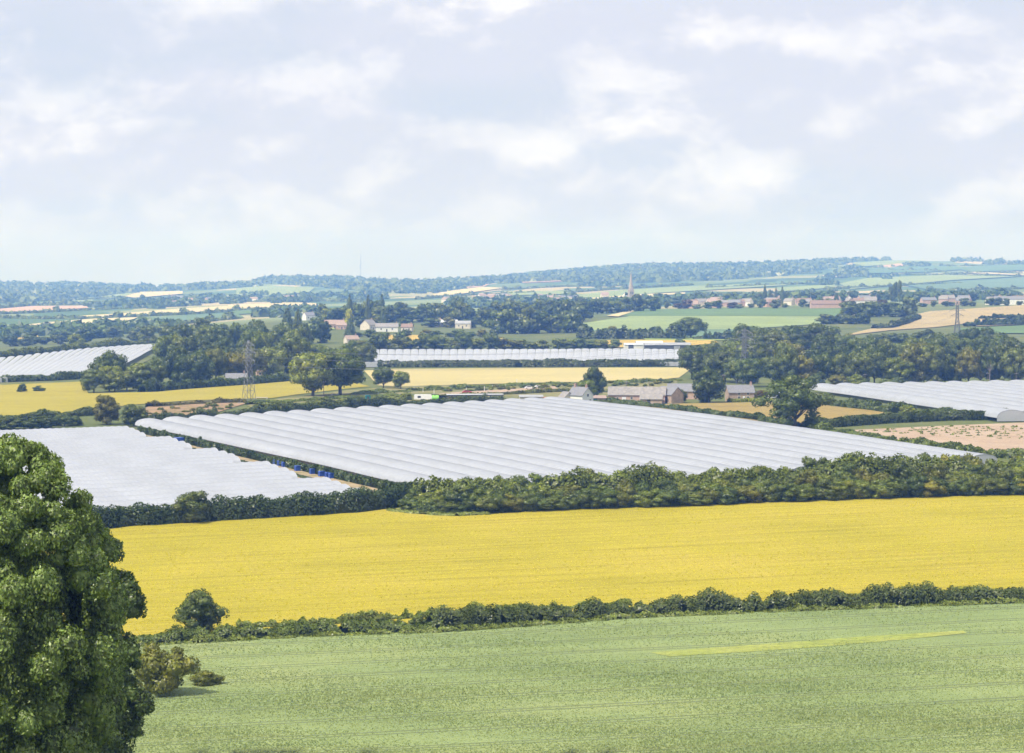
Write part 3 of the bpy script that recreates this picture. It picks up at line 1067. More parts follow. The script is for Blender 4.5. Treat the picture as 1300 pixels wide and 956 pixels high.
bh = [max(3.0, (b_ - np.interp(q, bx_, bt_)) * float(gp(q, b_).y) / F * 0.88) for q, b_ in bl]
hedge('hedgerow', bl, 1.0, 6.0, 0.32, 210, 'dense green backbone of the tall hedge belt behind the yellow barley', rough=0.22, lumps=5.0, tint='l', hfun=lambda t: np.interp(t, np.linspace(0, 1, len(bh)), bh))
hedge('hedgerow', [(530, 652), (700, 647), (850, 642), (1000, 636), (1150, 631), (1340, 626)], 1.7, 3.5, 0.22, 170, 'low leafy skirt along the foot of the tall hedge belt', rough=0.5, lumps=4.0)
hedge('grass_verge', [(-200, 842), (100, 828), (230, 819), (400, 810), (560, 804.5), (700, 794.5), (800, 786.5), (1000, 778), (1300, 767), (1500, 757)], 0.8, 3.2, 0.17, 170, 'pale grassy verge along the foot of the near hedge', rough=0.5, lumps=1.6, tint='v', cat='verge')
hedge('grass_verge', [(300, 797), (400, 794), (480, 787), (560, 783), (800, 768)], 1.0, 2.0, 0.16, 150, 'tall grass on the barley side of the near hedge', rough=0.7, lumps=1.8, tint='v', cat='verge')
hedge('grass_verge', [(495, 648), (530, 652), (580, 655), (620, 653)], 0.5, 3.0, 0.18, 200, 'rough grass in the notch at the corner of the yellow field', rough=0.5, lumps=2.0, tint='v', cat='verge')
hedge('weed_strip', [(320, 514), (400, 508), (470, 505), (560, 503)], 0.9, 7.0, 0.32, 90, 'weedy grass strip before the two big oaks', rough=0.7, lumps=3.0, tint='v', cat='verge')
hedge('weed_strip', [(450, 501), (520, 497), (600, 492.5), (700, 488), (800, 486), (860, 483)], 0.9, 8.0, 0.34, 80, 'long weedy strip below the stubble field', rough=0.8, lumps=4.0, tint='v', cat='verge')
hedge('weed_strip', [(560, 506.5), (640, 501), (720, 497), (800, 499)], 1.0, 7.0, 0.34, 80, 'weedy strip behind the open canopy', rough=0.8, lumps=3.0, tint='o', cat='verge')
hedge('weed_strip', [(190, 517), (250, 513), (310, 511)], 1.0, 5.0, 0.34, 80, 'weeds on top of the brown earth bank', rough=0.8, lumps=3.0, tint='b', cat='verge')
# hedge lines round the big tunnel block
hedge('hedgerow', [(180, 537), (260, 533), (330, 527), (400, 522), (470, 518), (560, 515), (640, 513)], 2.6, 4.0, 0.32, 120, 'dark hedge running along the far ends of the large polytunnels', rough=0.3, tint='d')
hedge('hedgerow', [(770, 511.5), (840, 518), (900, 526), (960, 533), (1015, 545)], 1.7, 3.0, 0.3, 110, 'low hedge between the large polytunnels and the brown meadow', rough=0.35)
hedge('hedgerow', [(1030, 548), (1090, 557), (1150, 568), (1230, 579), (1330, 584)], 2.4, 4.0, 0.3, 130, 'hedge between the large polytunnels and the ploughed pink field', rough=0.4, tint='l')
hedge('hedgerow', [(1022, 543), (1060, 542), (1130, 537), (1200, 534), (1250, 533), (1300, 530)], 3.0, 4.0, 0.3, 150, 'dark level hedge above the ploughed pink field', rough=0.12, tint='d')
hedge('hedgerow', [(1040, 513), (1090, 519), (1150, 525), (1215, 530), (1262, 532)], 3.0, 5.0, 0.34, 120, 'shaggy hedge in front of the right hand polytunnels', rough=0.5)
hedge('hedgerow', [(-100, 546), (0, 536), (60, 531), (118, 527)], 2.0, 4.0, 0.34, 90, 'dark hedge along the bottom of the far left yellow field', rough=0.4)
hedge('hedgerow', [(-60, 489), (0, 486), (60, 484), (115, 481)], 3.0, 5.0, 0.5, 60, 'hedge between the upper left polytunnels and the yellow field', rough=0.3)
hedge('hedgerow', [(-60, 460), (0, 455), (90, 446), (160, 438), (235, 433)], 3.5, 7.0, 0.6, 50, 'hedge bank along the ridge above the upper left polytunnels', rough=0.4, tint='l')
hedge('hedgerow', [(480, 466.5), (600, 466), (700, 466), (800, 465.5), (880, 465)], 3.6, 5.0, 0.5, 90, 'straight dark hedge below the middle white polytunnels', rough=0.12, tint='d')
hedge('hedgerow', [(180, 498), (250, 493), (320, 488), (365, 484)], 3.2, 5.0, 0.4, 70, 'hedge under the left wood at the top of the far yellow field', rough=0.4)
hedge('hedgerow', [(330, 518), (400, 513), (460, 510), (520, 508)], 1.6, 5.0, 0.36, 60, 'weedy strip beside the teal cabin', rough=0.6, tint='l')
hedge('hedgerow', [(740, 512.5), (800, 512), (830, 511.5)], 1.4, 2.5, 0.28, 110, 'neat low hedge in front of the long barn', rough=0.15)
hedge('hedgerow', [(925, 510.5), (980, 509.5)], 1.3, 2.5, 0.26, 110, 'yellow green garden hedge beside the slate roofed cottage', rough=0.15, tint='y')
hedge('hedgerow', [(735, 430.5), (800, 430), (870, 431)], 7.0, 9.0, 0.9, 40, 'dark hedge below the big green pasture', rough=0.5, tint='d')
hedge('hedgerow', [(880, 431), (950, 432)], 5.0, 7.0, 0.9, 30, 'low dark hedge right of the round pasture oak', rough=0.5, tint='d')
hedge('hedgerow', [(1110, 418), (1130, 417), (1150, 411), (1165, 405)], 4.0, 6.0, 0.8, 40, 'curving hedge at the foot of the brown field', rough=0.3, tint='d')
for a, b, yy in ((1245, 1330, 404), (1225, 1330, 413), (1250, 1330, 409)):
    hedge('hedgerow', [(a, yy + 1.5), (1290, yy), (b, yy - 0.5)], 3.0, 6.0, 0.9, 24, '%s thin dark hedge line between green strips at the right edge' % {404: 'uppermost', 413: 'lowest', 409: 'middle'}[yy], group='hedge lines at the right edge', rough=0.4, tint='d')
# scattered scrub on the rough verge
for k in range(46):
    q = 560 + 295 * (k + rnd.uniform(0.1, 0.9)) / 46
    b = np.interp(q, [560, 700, 860], [495, 491, 486]) + rnd.uniform(-2, 4)
    tree_px('scrub_bush', 'far_shrub', q, b, rnd.uniform(3, 6.5), rnd.uniform(5, 13), '%s small scrubby bush from left on the verge below the stubble' % nth(k), cat='bush', group='scrub on the rough verge', tint=rnd.choice('nlood'))
for k in range(16):
    q = 185 + 115 * (k + rnd.uniform(0.1, 0.9)) / 16
    b = np.interp(q, [185, 240, 300], [526, 519, 515]) + rnd.uniform(-3, 5)
    tree_px('scrub_bush', 'far_shrub', q, b, rnd.uniform(3, 6), rnd.uniform(5, 11), '%s small bush from left on the brown earth bank' % nth(k), cat='bush', group='bushes on the earth bank', tint=rnd.choice('noob'))

# ---- single trees and bushes of the middle ground
for px, b, h, w, k, t, lab in [
    (136, 539, 37, 40, 'round', 'b', 'brownish round tree left of the first large polytunnel'),
    (171, 541, 30, 38, 'round', 'd', 'dark green round tree between the two polytunnel blocks'),
    (397, 503, 58, 62, 'oak', 'l', 'left and lighter of the two big oaks on the verge'),
    (432, 502, 64, 78, 'oak', 'n', 'right and larger of the two big oaks on the verge'),
    (487, 493, 29, 30, 'oak', 'n', 'left of two small trees at the corner of the stubble field'),
    (509, 494, 24, 24, 'oak', 'l', 'right of two small trees at the corner of the stubble field'),
    (754, 504, 37, 32, 'round', 'd', 'dark tree standing behind the white farmhouse'),
    (745, 507, 27, 28, 'round', 'l', 'pale green tree close behind the white farmhouse roof'),
    (735, 510, 17, 26, 'round', 'n', 'small garden tree left of the white farmhouse'),
    (864, 511, 18, 20, 'round', 'd', 'small dark tree right of the stone barn'),
    (900, 511, 42, 48, 'round', 'd', 'broad dark evergreen in front of the farm buildings'),
    (968, 508, 14, 16, 'round', 'c', 'small purple leaved tree near the slate roofed cottage'),
    (957, 507, 13, 14, 'round', 'o', 'small yellowish tree beside the slate roofed cottage'),
    (1009, 547, 68, 80, 'open_oak', 'n', 'spreading oak on the edge of the brown meadow'),
    (1153, 528, 14, 22, 'round', 'l', 'round bush in the hedge before the right polytunnels'),
    (1212, 533, 13, 10, 'round', 'n', 'left of two young trees before the right polytunnels'),
    (1228, 533, 11, 11, 'round', 'n', 'right of two young trees before the right polytunnels'),
    (1030, 546, 16, 26, 'shrub', 'd', 'dark bush at the foot of the spreading oak'),
    (877, 429.5, 28, 42, 'oak', 'n', 'broad oak in the hollow of the big green pasture'),
    (834, 428.5, 15, 19, 'oak', 'd', 'small dark tree left of the pasture oak'),
    (778, 430, 17, 14, 'oak', 'o', 'brownish tree in the hedge below the green pasture'),
    (1153, 402, 26, 28, 'far_oak', 'n', 'lone oak standing in the brown field'),
    (95, 443, 20, 26, 'far_oak', 'l', 'pale lone oak on the ridge above the upper left polytunnels'),
    (188, 435, 24, 26, 'far_oak', 'n', 'tall ridge tree left of the left wood'),
    (217, 436, 22, 24, 'far_oak', 'd', 'dark ridge tree beside the left wood'),
    (170, 433, 14, 20, 'far_oak', 'd', 'low ridge tree behind the tall one'),
    (28, 498, 11, 13, 'shrub', 'd', 'left of two bushes in the far left yellow field'),
    (49, 497, 7.5, 15, 'shrub', 'd', 'right of two bushes in the far left yellow field'),
    (272, 526, 10, 9, 'shrub', 'd', 'small dark bush by the far ends of the polytunnels'),
    (1241, 414, 10, 9, 'far_oak', 'd', 'dark field corner tree beside the green strips'),
    (444, 401, 0.1, 0.1, None, None, None),
]:
    if k: tree_px('oak_tree' if 'oak' in lab and 'spreading' not in lab else ('bush' if 'bush' in lab else 'tree'), k, px, b, h, w, lab, cat='bush' if 'bush' in lab else 'tree', tint=t)
for k, (q, b, h, w) in enumerate([(-12, 548, 16, 40), (14, 545, 16, 36), (38, 545, 18, 34), (60, 544, 19, 32), (82, 541, 16, 28), (97, 540, 13, 16)]):
    tree_px('bush', 'shrub', q, b, h, w, '%s dark bush from left in the clump above the left polytunnels' % nth(k), cat='bush', group='bush clump above the left polytunnels', tint=rnd.choice('ndd'))


TINT_WORD = {'n': 'green', 'd': 'dark', 'l': 'pale', 'o': 'olive', 'c': 'purplish', 'v': 'grassy', 'y': 'yellowish', 'b': 'brownish', 'g': 'greyish'}


def wood(n, xs, base, hr, wr, label, group, name='tree', kinds=('round', 'oak'), tints='nnndlo', row='front row'):
    """one row of trees across a wood; base(px) gives the row its foot in the photograph"""
    for k in range(n):
        q = xs[0] + (xs[1] - xs[0]) * (k + rnd.uniform(0.1, 0.9)) / n
        h = rnd.uniform(*hr)
        t = rnd.choice(tints)
        tree_px(name, rnd.choice(kinds), q, base(q) + rnd.uniform(-0.5, 0.5), h, rnd.uniform(*wr), '%s %s, %s from left in the %s of %s' % (TINT_WORD[t], name, nth(k), row, label), cat='bush' if name == 'bush' else 'tree', group=group, tint=t)


G1 = 'trees of the left wood'
L1 = 'the left wood'
wood(6, (112, 200), lambda q: np.interp(q, [110, 200], [499, 494]), (26, 40), (30, 44), L1, G1, row='front row')
tree_px('tree', 'round', 138, 492, 44, 52, 'large dark tree at the left tip of the left wood', tint='d')
tree_px('tree', 'round', 171, 484, 22, 26, 'pale silvery tree inside the left wood', tint='y')
wood(4, (196, 256), lambda q: 489, (36, 50), (34, 46), L1, G1, tints='dddn', row='second row')
wood(6, (248, 375), lambda q: np.interp(q, [248, 375], [488, 480]), (38, 58), (36, 52), L1, G1, row='third row')
wood(7, (190, 380), lambda q: np.interp(q, [190, 380], [468, 466]), (34, 50), (32, 46), L1, G1, tints='nnlldo', row='fourth row')
wood(8, (225, 400), lambda q: np.interp(q, [225, 400], [449, 448]), (28, 42), (30, 40), L1, G1, kinds=('oak', 'far_oak'), row='fifth row')
wood(7, (250, 420), lambda q: 436, (24, 36), (24, 34), L1, G1, kinds=('far_oak',), row='sixth row')
wood(5, (385, 480), lambda q: 465, (22, 34), (26, 36), L1, G1, row='seventh row')
tree_px('conifer_tree', 'conifer', 365, 424, 36, 22, 'dark conifer rising over the left wood', tint='d')
tree_px('conifer_tree', 'conifer', 378, 424, 33, 18, 'second dark conifer close to the first over the left wood', tint='d')

G2 = 'trees of the right wood'
L2 = 'the right wood'
wood(17, (948, 1330), lambda q: np.interp(q, [948, 1330], [491, 489]), (36, 56), (36, 52), L2, G2, tints='nnndlo', row='front row')
wood(6, (872, 955), lambda q: np.interp(q, [872, 960], [481, 488]), (24, 48), (26, 40), L2, G2, tints='ndn', row='second row')
wood(14, (890, 1330), lambda q: 474, (36, 52), (36, 50), L2, G2, tints='nnlod', row='third row')
wood(7, (930, 1065), lambda q: 458, (34, 48), (36, 48), L2, G2, tints='nldn', row='fourth row')
wood(12, (1075, 1330), lambda q: 460, (24, 36), (30, 44), L2, G2, tints='ndl', row='fifth row')
wood(5, (1180, 1275), lambda q: 452, (30, 38), (34, 46), L2, G2, tints='nod', row='sixth row')
wood(5, (940, 1060), lambda q: 444, (24, 33), (34, 46), L2, G2, tints='nd', row='seventh row')
wood(6, (1105, 1200), lambda q: 437, (10, 20), (20, 30), L2, G2, tints='nd', kinds=('far_oak',), row='eighth row')
wood(12, (1000, 1330), lambda q: np.interp(q, [1000, 1330], [493, 492]), (9, 18), (16, 28), 'the right wood', 'shrubs before the right wood', name='bush', kinds=('shrub',), tints='nllo', row='skirt')

G3 = 'trees along the middle polytunnels'
L3 = 'the middle tree line'
wood(13, (455, 590), lambda q: 447, (14, 27), (22, 34), L3, G3, kinds=('far_oak', 'oak'), row='front row')
wood(9, (545, 660), lambda q: 444, (12, 22), (20, 32), L3, G3, kinds=('far_oak',), tints='nlo', row='second row')
wood(8, (655, 770), lambda q: 444, (10, 18), (20, 28), L3, G3, kinds=('far_oak',), tints='nl', row='third row')
tree_px('tree', 'far_oak', 781, 443, 13, 18, 'small round tree right of the middle polytunnel line', tint='l')
tree_px('tree', 'far_oak', 864, 443, 13, 18, 'small green tree beside the white shed', tint='n')
G4 = 'trees of the village on the knoll'
L4 = 'the village knoll'
wood(9, (405, 480), lambda q: 408, (16, 26), (20, 32), L4, G4, kinds=('far_oak',), tints='ndl', row='front row')
wood(9, (470, 560), lambda q: 409, (18, 30), (20, 34), L4, G4, kinds=('far_oak',), tints='nd', row='second row')
wood(8, (380, 620), lambda q: 416, (8, 15), (16, 28), L4, G4, kinds=('far_oak',), tints='nlod', row='third row')
wood(13, (430, 640), lambda q: 428, (6, 11), (14, 22), L4, G4, kinds=('far_oak',), tints='nlod', row='fourth row')
wood(6, (560, 640), lambda q: 412, (18, 30), (20, 30), L4, G4, kinds=('far_oak',), tints='nd', row='fifth row')
for q, t, cl in ((444, 371, 'left tall'), (467, 373, 'middle tall'), (485, 371, 'right tall'), (487, 390, 'broad purplish dark'), (445, 402, 'low front')):
    tree_px('conifer_tree', 'conifer', q, t + 38 if t < 380 else t + 26, 38 if t < 380 else 26, 13 if t < 380 else 17, cl + ' pointed conifer of the knoll village', group='conifers of the knoll village', tint='d')
tree_px('tree', 'far_oak', 443, 418, 27, 13, 'yellow leaved round tree in the knoll village', tint='y')
tree_px('tree', 'far_oak', 580, 404, 30, 26, 'tall tree at the right end of the knoll village', tint='n')
tree_px('tree', 'far_oak', 617, 415, 25, 26, 'dark rounded tree above the watermarked hollow'.replace('watermarked hollow', 'middle polytunnels'), tint='d')
G5 = 'trees of the middle ridge'
L5 = 'the pasture ridge'
wood(12, (630, 735), lambda q: np.interp(q, [630, 735], [424, 422]), (20, 36), (24, 36), L5, G5, kinds=('far_oak',), tints='ndn', row='front row')
wood(12, (640, 745), lambda q: 408, (18, 30), (22, 32), L5, G5, kinds=('far_oak',), tints='nnd', row='second row')
wood(12, (700, 835), lambda q: np.interp(q, [700, 835], [402, 395]), (14, 24), (18, 28), L5, G5, kinds=('far_oak',), tints='nnd', row='third row')
wood(8, (640, 800), lambda q: 393, (10, 17), (16, 24), L5, G5, kinds=('far_oak',), tints='nd', row='fourth row')
G6 = 'trees of the far village'
L6 = 'the far right village'
wood(36, (825, 1330), lambda q: np.interp(q, [825, 1330], [392.5, 387.5]), (5, 12), (10, 18), L6, G6, kinds=('far_oak',), tints='nndlc', row='front row')
wood(24, (850, 1330), lambda q: np.interp(q, [850, 1330], [386, 381]), (8, 15), (10, 20), L6, G6, kinds=('far_oak',), tints='nnd', row='second row')
for k, (q, h, w) in enumerate(((971, 26, 9), (978, 20, 9), (985, 22, 8), (993, 24, 9), (1015, 17, 8), (1062, 16, 10))):
    tree_px('conifer_tree', 'conifer', q, 386, h, w, '%s pointed conifer from left in the far village' % nth(k), group='conifers of the far village', tint='d')
for k, (q, h) in enumerate(((1131, 22), (1136, 28), (1142, 30))):
    tree_px('poplar_tree', 'poplar', q, 385, h, 9, '%s slender poplar in the far village' % ['left and shortest', 'middle', 'right and tallest'][k], group='poplars of the far village', tint='n')
wood(8, (1075, 1148), lambda q: 402, (12, 21), (18, 28), 'the brown field clump', 'clump by the brown field', kinds=('far_oak',), tints='dn', row='front row')
wood(6, (1040, 1105), lambda q: 411, (9, 16), (16, 26), 'the gateway trees', 'low trees below the field gateway', kinds=('far_oak',), tints='d', row='front row')
wood(7, (0, 120), lambda q: np.interp(q, [0, 120], [441, 434]), (10, 20), (16, 30), 'the upper left hollow', 'trees in the left hollow', kinds=('far_oak',), tints='d', row='front row')
wood(9, (60, 240), lambda q: np.interp(q, [60, 240], [431, 426]), (10, 18), (16, 30), 'the upper left hollow', 'trees in the left hollow', kinds=('far_oak',), tints='dn', row='second row')
for q, b, h, w, cl in ((125.5, 412, 5, 6, 'lower left'), (138.5, 411, 5.5, 7, 'lower middle'), (151, 410, 5, 5, 'lower right'), (153, 404, 7, 8, 'upper right and largest'), (140, 403, 4, 5, 'upper left')):
    tree_px('field_tree', 'far_oak', q, b, h, w, cl + ' tiny round tree dotted on the distant pale fields', group='dotted trees on the distant fields', tint='d')

# ------------------------------------------------------------------ distant hedges and woods (beyond telling trees apart)
def clump_mass(name, spots, label, cat, kind='stuff', per=34):
    """spots: arrays x, y, radius, height"""
    A = np.array(spots)
    n = len(A)
    idx = np.repeat(np.arange(n), per)
    d = unit_dirs(len(idx), -0.1)
    P = np.stack([A[idx, 0] + d[:, 0] * A[idx, 2], A[idx, 1] + d[:, 1] * A[idx, 2], H(A[idx, 0], A[idx, 1]) + np.abs(d[:, 2]) * A[idx, 3]], -1)
    V, Q, S = kites(P, d, 1.0, 0.7, 0.6)
    k = (A[idx, 2] * 0.42)[:, None]
    V = (V.reshape(-1, 4, 3) - P[:, None]) * k[:, None] + P[:, None]
    cv = ICO_V[None] * np.stack([A[:, 2], A[:, 2], A[:, 3]], -1)[:, None] * 0.85
    cv = cv + np.stack([A[:, 0], A[:, 1], H(A[:, 0], A[:, 1])], -1)[:, None]
    cf = (ICO_F[None] + (np.arange(n) * len(ICO_V))[:, None, None]).reshape(-1, 3) + 4 * len(P)
    V = np.concatenate([V.reshape(-1, 3), cv.reshape(-1, 3)])
    S = np.concatenate([S, np.tile(ICO_V, (n, 1))])
    o = link(name, mesh_np(name, V, [Q, cf], MATS['leaf'], normals=S))
    o.color = (1.0, 1.05, 1.0, 1)
    return tag(o, label, cat, kind=kind)


def line_spots(pts, gap, r, h):
    P = densify(pts, 2.0)
    x, y, z = cast([p[0] for p in P], [p[1] for p in P])
    out = []
    cum = 0
    nxt = 0
    for i in range(len(P) - 1):
        L = math.hypot(x[i + 1] - x[i], y[i + 1] - y[i])
        while nxt < cum + L:
            t = (nxt - cum) / L
            s = rnd.uniform(0.6, 1.35)
            out.append((x[i] + (x[i + 1] - x[i]) * t + rnd.uniform(-2, 2), y[i] + (y[i + 1] - y[i]) * t + rnd.uniform(-6, 6), r * s, h * s))
            nxt += gap * rnd.uniform(0.6, 1.5)
        cum += L
    return out


def area_spots(poly, n, r, h):
    xs = [p[0] for p in poly]
    ys = [p[1] for p in poly]
    pts = []
    while len(pts) < n:
        a, b = rnd.uniform(min(xs), max(xs)), rnd.uniform(min(ys), max(ys))
        c = False
        for i in range(len(poly)):
            (x1, y1), (x2, y2) = poly[i], poly[i - 1]
            if (y1 > b) != (y2 > b) and a < (x2 - x1) * (b - y1) / (y2 - y1) + x1: c = not c
        if c: pts.append((a, b))
    x, y, z = cast([p[0] for p in pts], [p[1] for p in pts])
    return [(x[i], y[i], r * rnd.uniform(0.6, 1.4), h * rnd.uniform(0.6, 1.35)) for i in range(n)]


wd = []
for r in range(11):
    a_, b_ = gp(1080 + 26 * r, 549 + 1.2 * r), gp(1230 + 30 * r, 541 + 1.0 * r)
    for k in range(42):
        q = a_.lerp(b_, rnd.random())
        if rnd.random() < 0.6: wd.append((q.x + rnd.uniform(-.6, .6), q.y + rnd.uniform(-1.5, 1.5), rnd.uniform(0.3, 0.9), rnd.uniform(0.25, 0.8)))
clump_mass('field_weeds', wd, 'dark green weeds growing in lines across the ploughed pink field', 'weeds', per=10)
sp = []
for ln in [[(0, 419), (60, 417), (140, 414), (210, 414), (300, 405)], [(0, 404), (60, 405), (110, 404.5), (170, 402.5), (240, 399), (320, 394)], [(0, 399), (50, 397), (110, 394), (180, 391), (250, 388)],
           [(40, 388), (120, 384), (190, 382), (300, 383)], [(0, 392), (40, 388), (110, 387), (200, 386)], [(150, 380), (240, 377), (330, 379)], [(280, 384), (400, 382), (470, 384)],
           [(0, 384), (100, 381), (160, 378)], [(300, 395), (400, 391)], [(400, 375), (480, 372), (560, 370)], [(530, 380), (600, 375), (680, 372)], [(600, 387), (680, 382), (740, 380)],
           [(640, 368), (720, 364), (800, 363)], [(720, 372), (790, 367), (880, 362)], [(860, 376), (960, 373), (1060, 370)], [(900, 366), (990, 362), (1060, 359)], [(1050, 368), (1130, 364), (1220, 360)],
           [(1070, 352), (1160, 349), (1300, 352)], [(1090, 341), (1180, 338), (1300, 337)], [(1200, 348), (1300, 346)], [(1060, 345), (1120, 343), (1200, 345)], [(1180, 370), (1300, 367)], [(850, 352), (950, 350), (1040, 347)]]:
    sp += line_spots(ln, 13, 6.5, 3.2) + line_spots(ln, 75, 6.0, 7.5)
clump_mass('distant_hedges', sp, 'far hedges and hedgerow trees dividing the distant fields', 'hedges')
sp = []
for poly, n in [([(0, 422), (90, 416), (200, 414), (240, 420), (150, 428), (0, 431)], 130), ([(150, 385), (260, 378), (330, 380), (300, 386), (200, 389)], 90), ([(100, 390), (200, 384), (260, 386), (200, 393)], 60),
                ([(480, 362), (560, 359), (640, 360), (560, 372), (480, 374)], 160), ([(560, 388), (640, 382), (740, 380), (720, 388), (600, 394)], 130), ([(730, 362), (760, 362), (790, 364), (760, 367)], 24),
                ([(840, 383), (960, 380), (1300, 374), (1300, 380), (900, 388)], 200), ([(1100, 352), (1140, 350), (1130, 356), (1105, 356)], 16), ([(1030, 355), (1060, 350), (1062, 362), (1040, 364)], 36),
                ([(300, 372), (360, 376), (480, 372), (500, 380), (350, 386)], 120), ([(700, 390), (840, 381), (850, 387), (720, 398)], 120), ([(330, 398), (400, 395), (400, 402), (330, 404)], 50)]:
    sp += area_spots(poly, int(n * 0.8), 9, 9)
clump_mass('distant_copses', sp, 'far copses and tree groups hazy in the distance', 'copse')
sp = []
for poly, n in [([(640, 349), (700, 341), (740, 336), (850, 337), (960, 335), (1040, 331), (1060, 340), (1000, 350), (900, 357), (800, 360), (700, 358), (640, 360)], 2000), ([(-60, 361), (60, 360), (130, 361), (185, 364), (240, 367), (120, 377), (0, 386), (-60, 388)], 1100),
                ([(320, 359), (345, 353), (430, 353), (500, 360), (560, 358), (620, 352), (640, 356), (560, 366), (470, 370), (400, 364)], 1000), ([(200, 366), (320, 361), (330, 364), (240, 369)], 200),
                ([(1040, 330), (1100, 329), (1070, 336), (1045, 338)], 120), ([(1060, 345), (1090, 340), (1100, 350), (1070, 353)], 110)]:
    sp += area_spots(poly, int(n * 0.75), 15, 12)
for a, b, y in ((1045, 1062, 329), (1090, 1132, 328), (1150, 1180, 337), (1205, 1246, 330), (1252, 1275, 333), (1282, 1330, 334)):
    for k in range(26): sp += area_spots([(a, y), (b, y), (b, y + 2.5), (a, y + 2.5)], 1, 12, 13)
clump_mass('distant_woodland', sp, 'blue hazy woods covering the far hills', 'woodland', per=16)

# ------------------------------------------------------------------ polytunnels
def ground2(px, py):
    p = gp(px, py)
    return np.array([p.x, p.y])


def tunnel(a, b, w, label, group, hoop=2.3, eave=1.5, crown=4.3, nseg=10, end_near=True, film='film', sag=0.15, ropes=True, legs=None, drop=0.0):
    """one tunnel from ground point a (far end) to b (near end), width w: film over hoops, ropes, end sheet, legs"""
    a, b = np.asarray(a, float), np.asarray(b, float)
    L = np.linalg.norm(b - a)
    u = (b - a) / L
    n = np.array([-u[1], u[0]])
    m = max(2, int(round(L / hoop)))
    per = 3 if ropes else 2
    t = np.linspace(0, L, m * per + 1)
    cx, cy_ = a[0] + u[0] * t, a[1] + u[1] * t
    gz = (H(cx + n[0] * w / 2, cy_ + n[1] * w / 2) + H(cx - n[0] * w / 2, cy_ - n[1] * w / 2)) / 2
    base = empty('polytunnel', (cx[-1], cy_[-1], float(H(cx[-1], cy_[-1]))), 0, label, 'polytunnel', group)
    ox, oy, oz = cx[-1], cy_[-1], base.location[2]
    ang = np.linspace(math.pi, 0, nseg + 1)
    px_ = np.cos(ang) * w / 2 * (0.985 if ropes else 1.0)
    pz_ = eave + (crown - eave) * (np.sin(ang) ** 0.8 if ropes else np.sin(ang) ** 2)
    ph = (np.arange(len(t)) % per) / per
    sg = np.where(ph == 0, 0.0, -sag) + rng.normal(0, 0.012, len(t))
    wob = np.interp(t, np.linspace(0, L, 12), rng.normal(0, 0.05, 12))
    V = np.zeros((len(t), nseg + 1, 3))
    s = 1 + (sg / crown)[:, None]
    V[:, :, 0] = cx[:, None] + n[0] * px_[None] * s - ox
    V[:, :, 1] = cy_[:, None] + n[1] * px_[None] * s - oy
    V[:, :, 2] = gz[:, None] + (pz_[None] + wob[:, None] - drop) * s - oz
    k = nseg + 1
    i = (np.arange(len(t) - 1)[:, None] * k + np.arange(nseg)[None]).ravel()
    Q = np.stack([i, i + k, i + k + 1, i + 1], -1)
    link('film_cover', mesh_np('film_cover', V.reshape(-1, 3), Q, MATS[film], smooth=True), base)
    # end sheets: film gathered down to the ground
    for e, on in ((len(t) - 1, end_near), (0, not end_near)):
        if not on: continue
        r = V[e]
        lo = r.copy()
        lo[:, 2] = gz[e] - oz + 0.35
        EV = np.concatenate([r, lo])
        j = np.arange(nseg)
        EQ = np.stack([j, j + 1, j + 1 + k, j + k], -1)
        link('end_sheet', mesh_np('end_sheet', EV, EQ, MATS['film_bright']), base)
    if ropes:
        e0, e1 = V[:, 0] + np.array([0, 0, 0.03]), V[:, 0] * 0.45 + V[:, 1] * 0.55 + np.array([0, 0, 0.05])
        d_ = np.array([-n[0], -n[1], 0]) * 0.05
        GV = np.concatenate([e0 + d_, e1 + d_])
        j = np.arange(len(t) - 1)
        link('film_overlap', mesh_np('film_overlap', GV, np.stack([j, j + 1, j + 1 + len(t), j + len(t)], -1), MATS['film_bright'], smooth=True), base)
        mb_v, mb_q = [], []
        nb = 0
        for q in range(0, len(t), per):
            r = V[q] + np.array([0, 0, 0.04])
            d = np.array([u[0], u[1], 0]) * 0.09
            mb_v += [r - d, r + d]
            j = np.arange(nseg)
            mb_q.append(np.stack([nb + j, nb + k + j, nb + k + j + 1, nb + j + 1], -1))
            nb += 2 * k
        link('hoop_ropes', mesh_np('hoop_ropes', np.concatenate(mb_v), np.concatenate(mb_q), MATS['film_bright']), base)
    if legs:
        mb = MB()
        for q in range(0, len(t), per):
            for sd in legs:
                p0 = V[q, 0 if sd > 0 else -1]
                mb.bar((p0[0], p0[1], gz[q] - oz - 0.1), (p0[0], p0[1], p0[2]), 0.05)
                if q + per < len(t) and q % (2 * per) == 0:
                    p1 = V[q + per, 0 if sd > 0 else -1]
                    mb.bar((p0[0], p0[1], gz[q] - oz), (p1[0], p1[1], p1[2]), 0.04)
        tag(mb.build('leg_row', MATS['steel'], base), kind='stuff')
    return base, (V, gz, t)


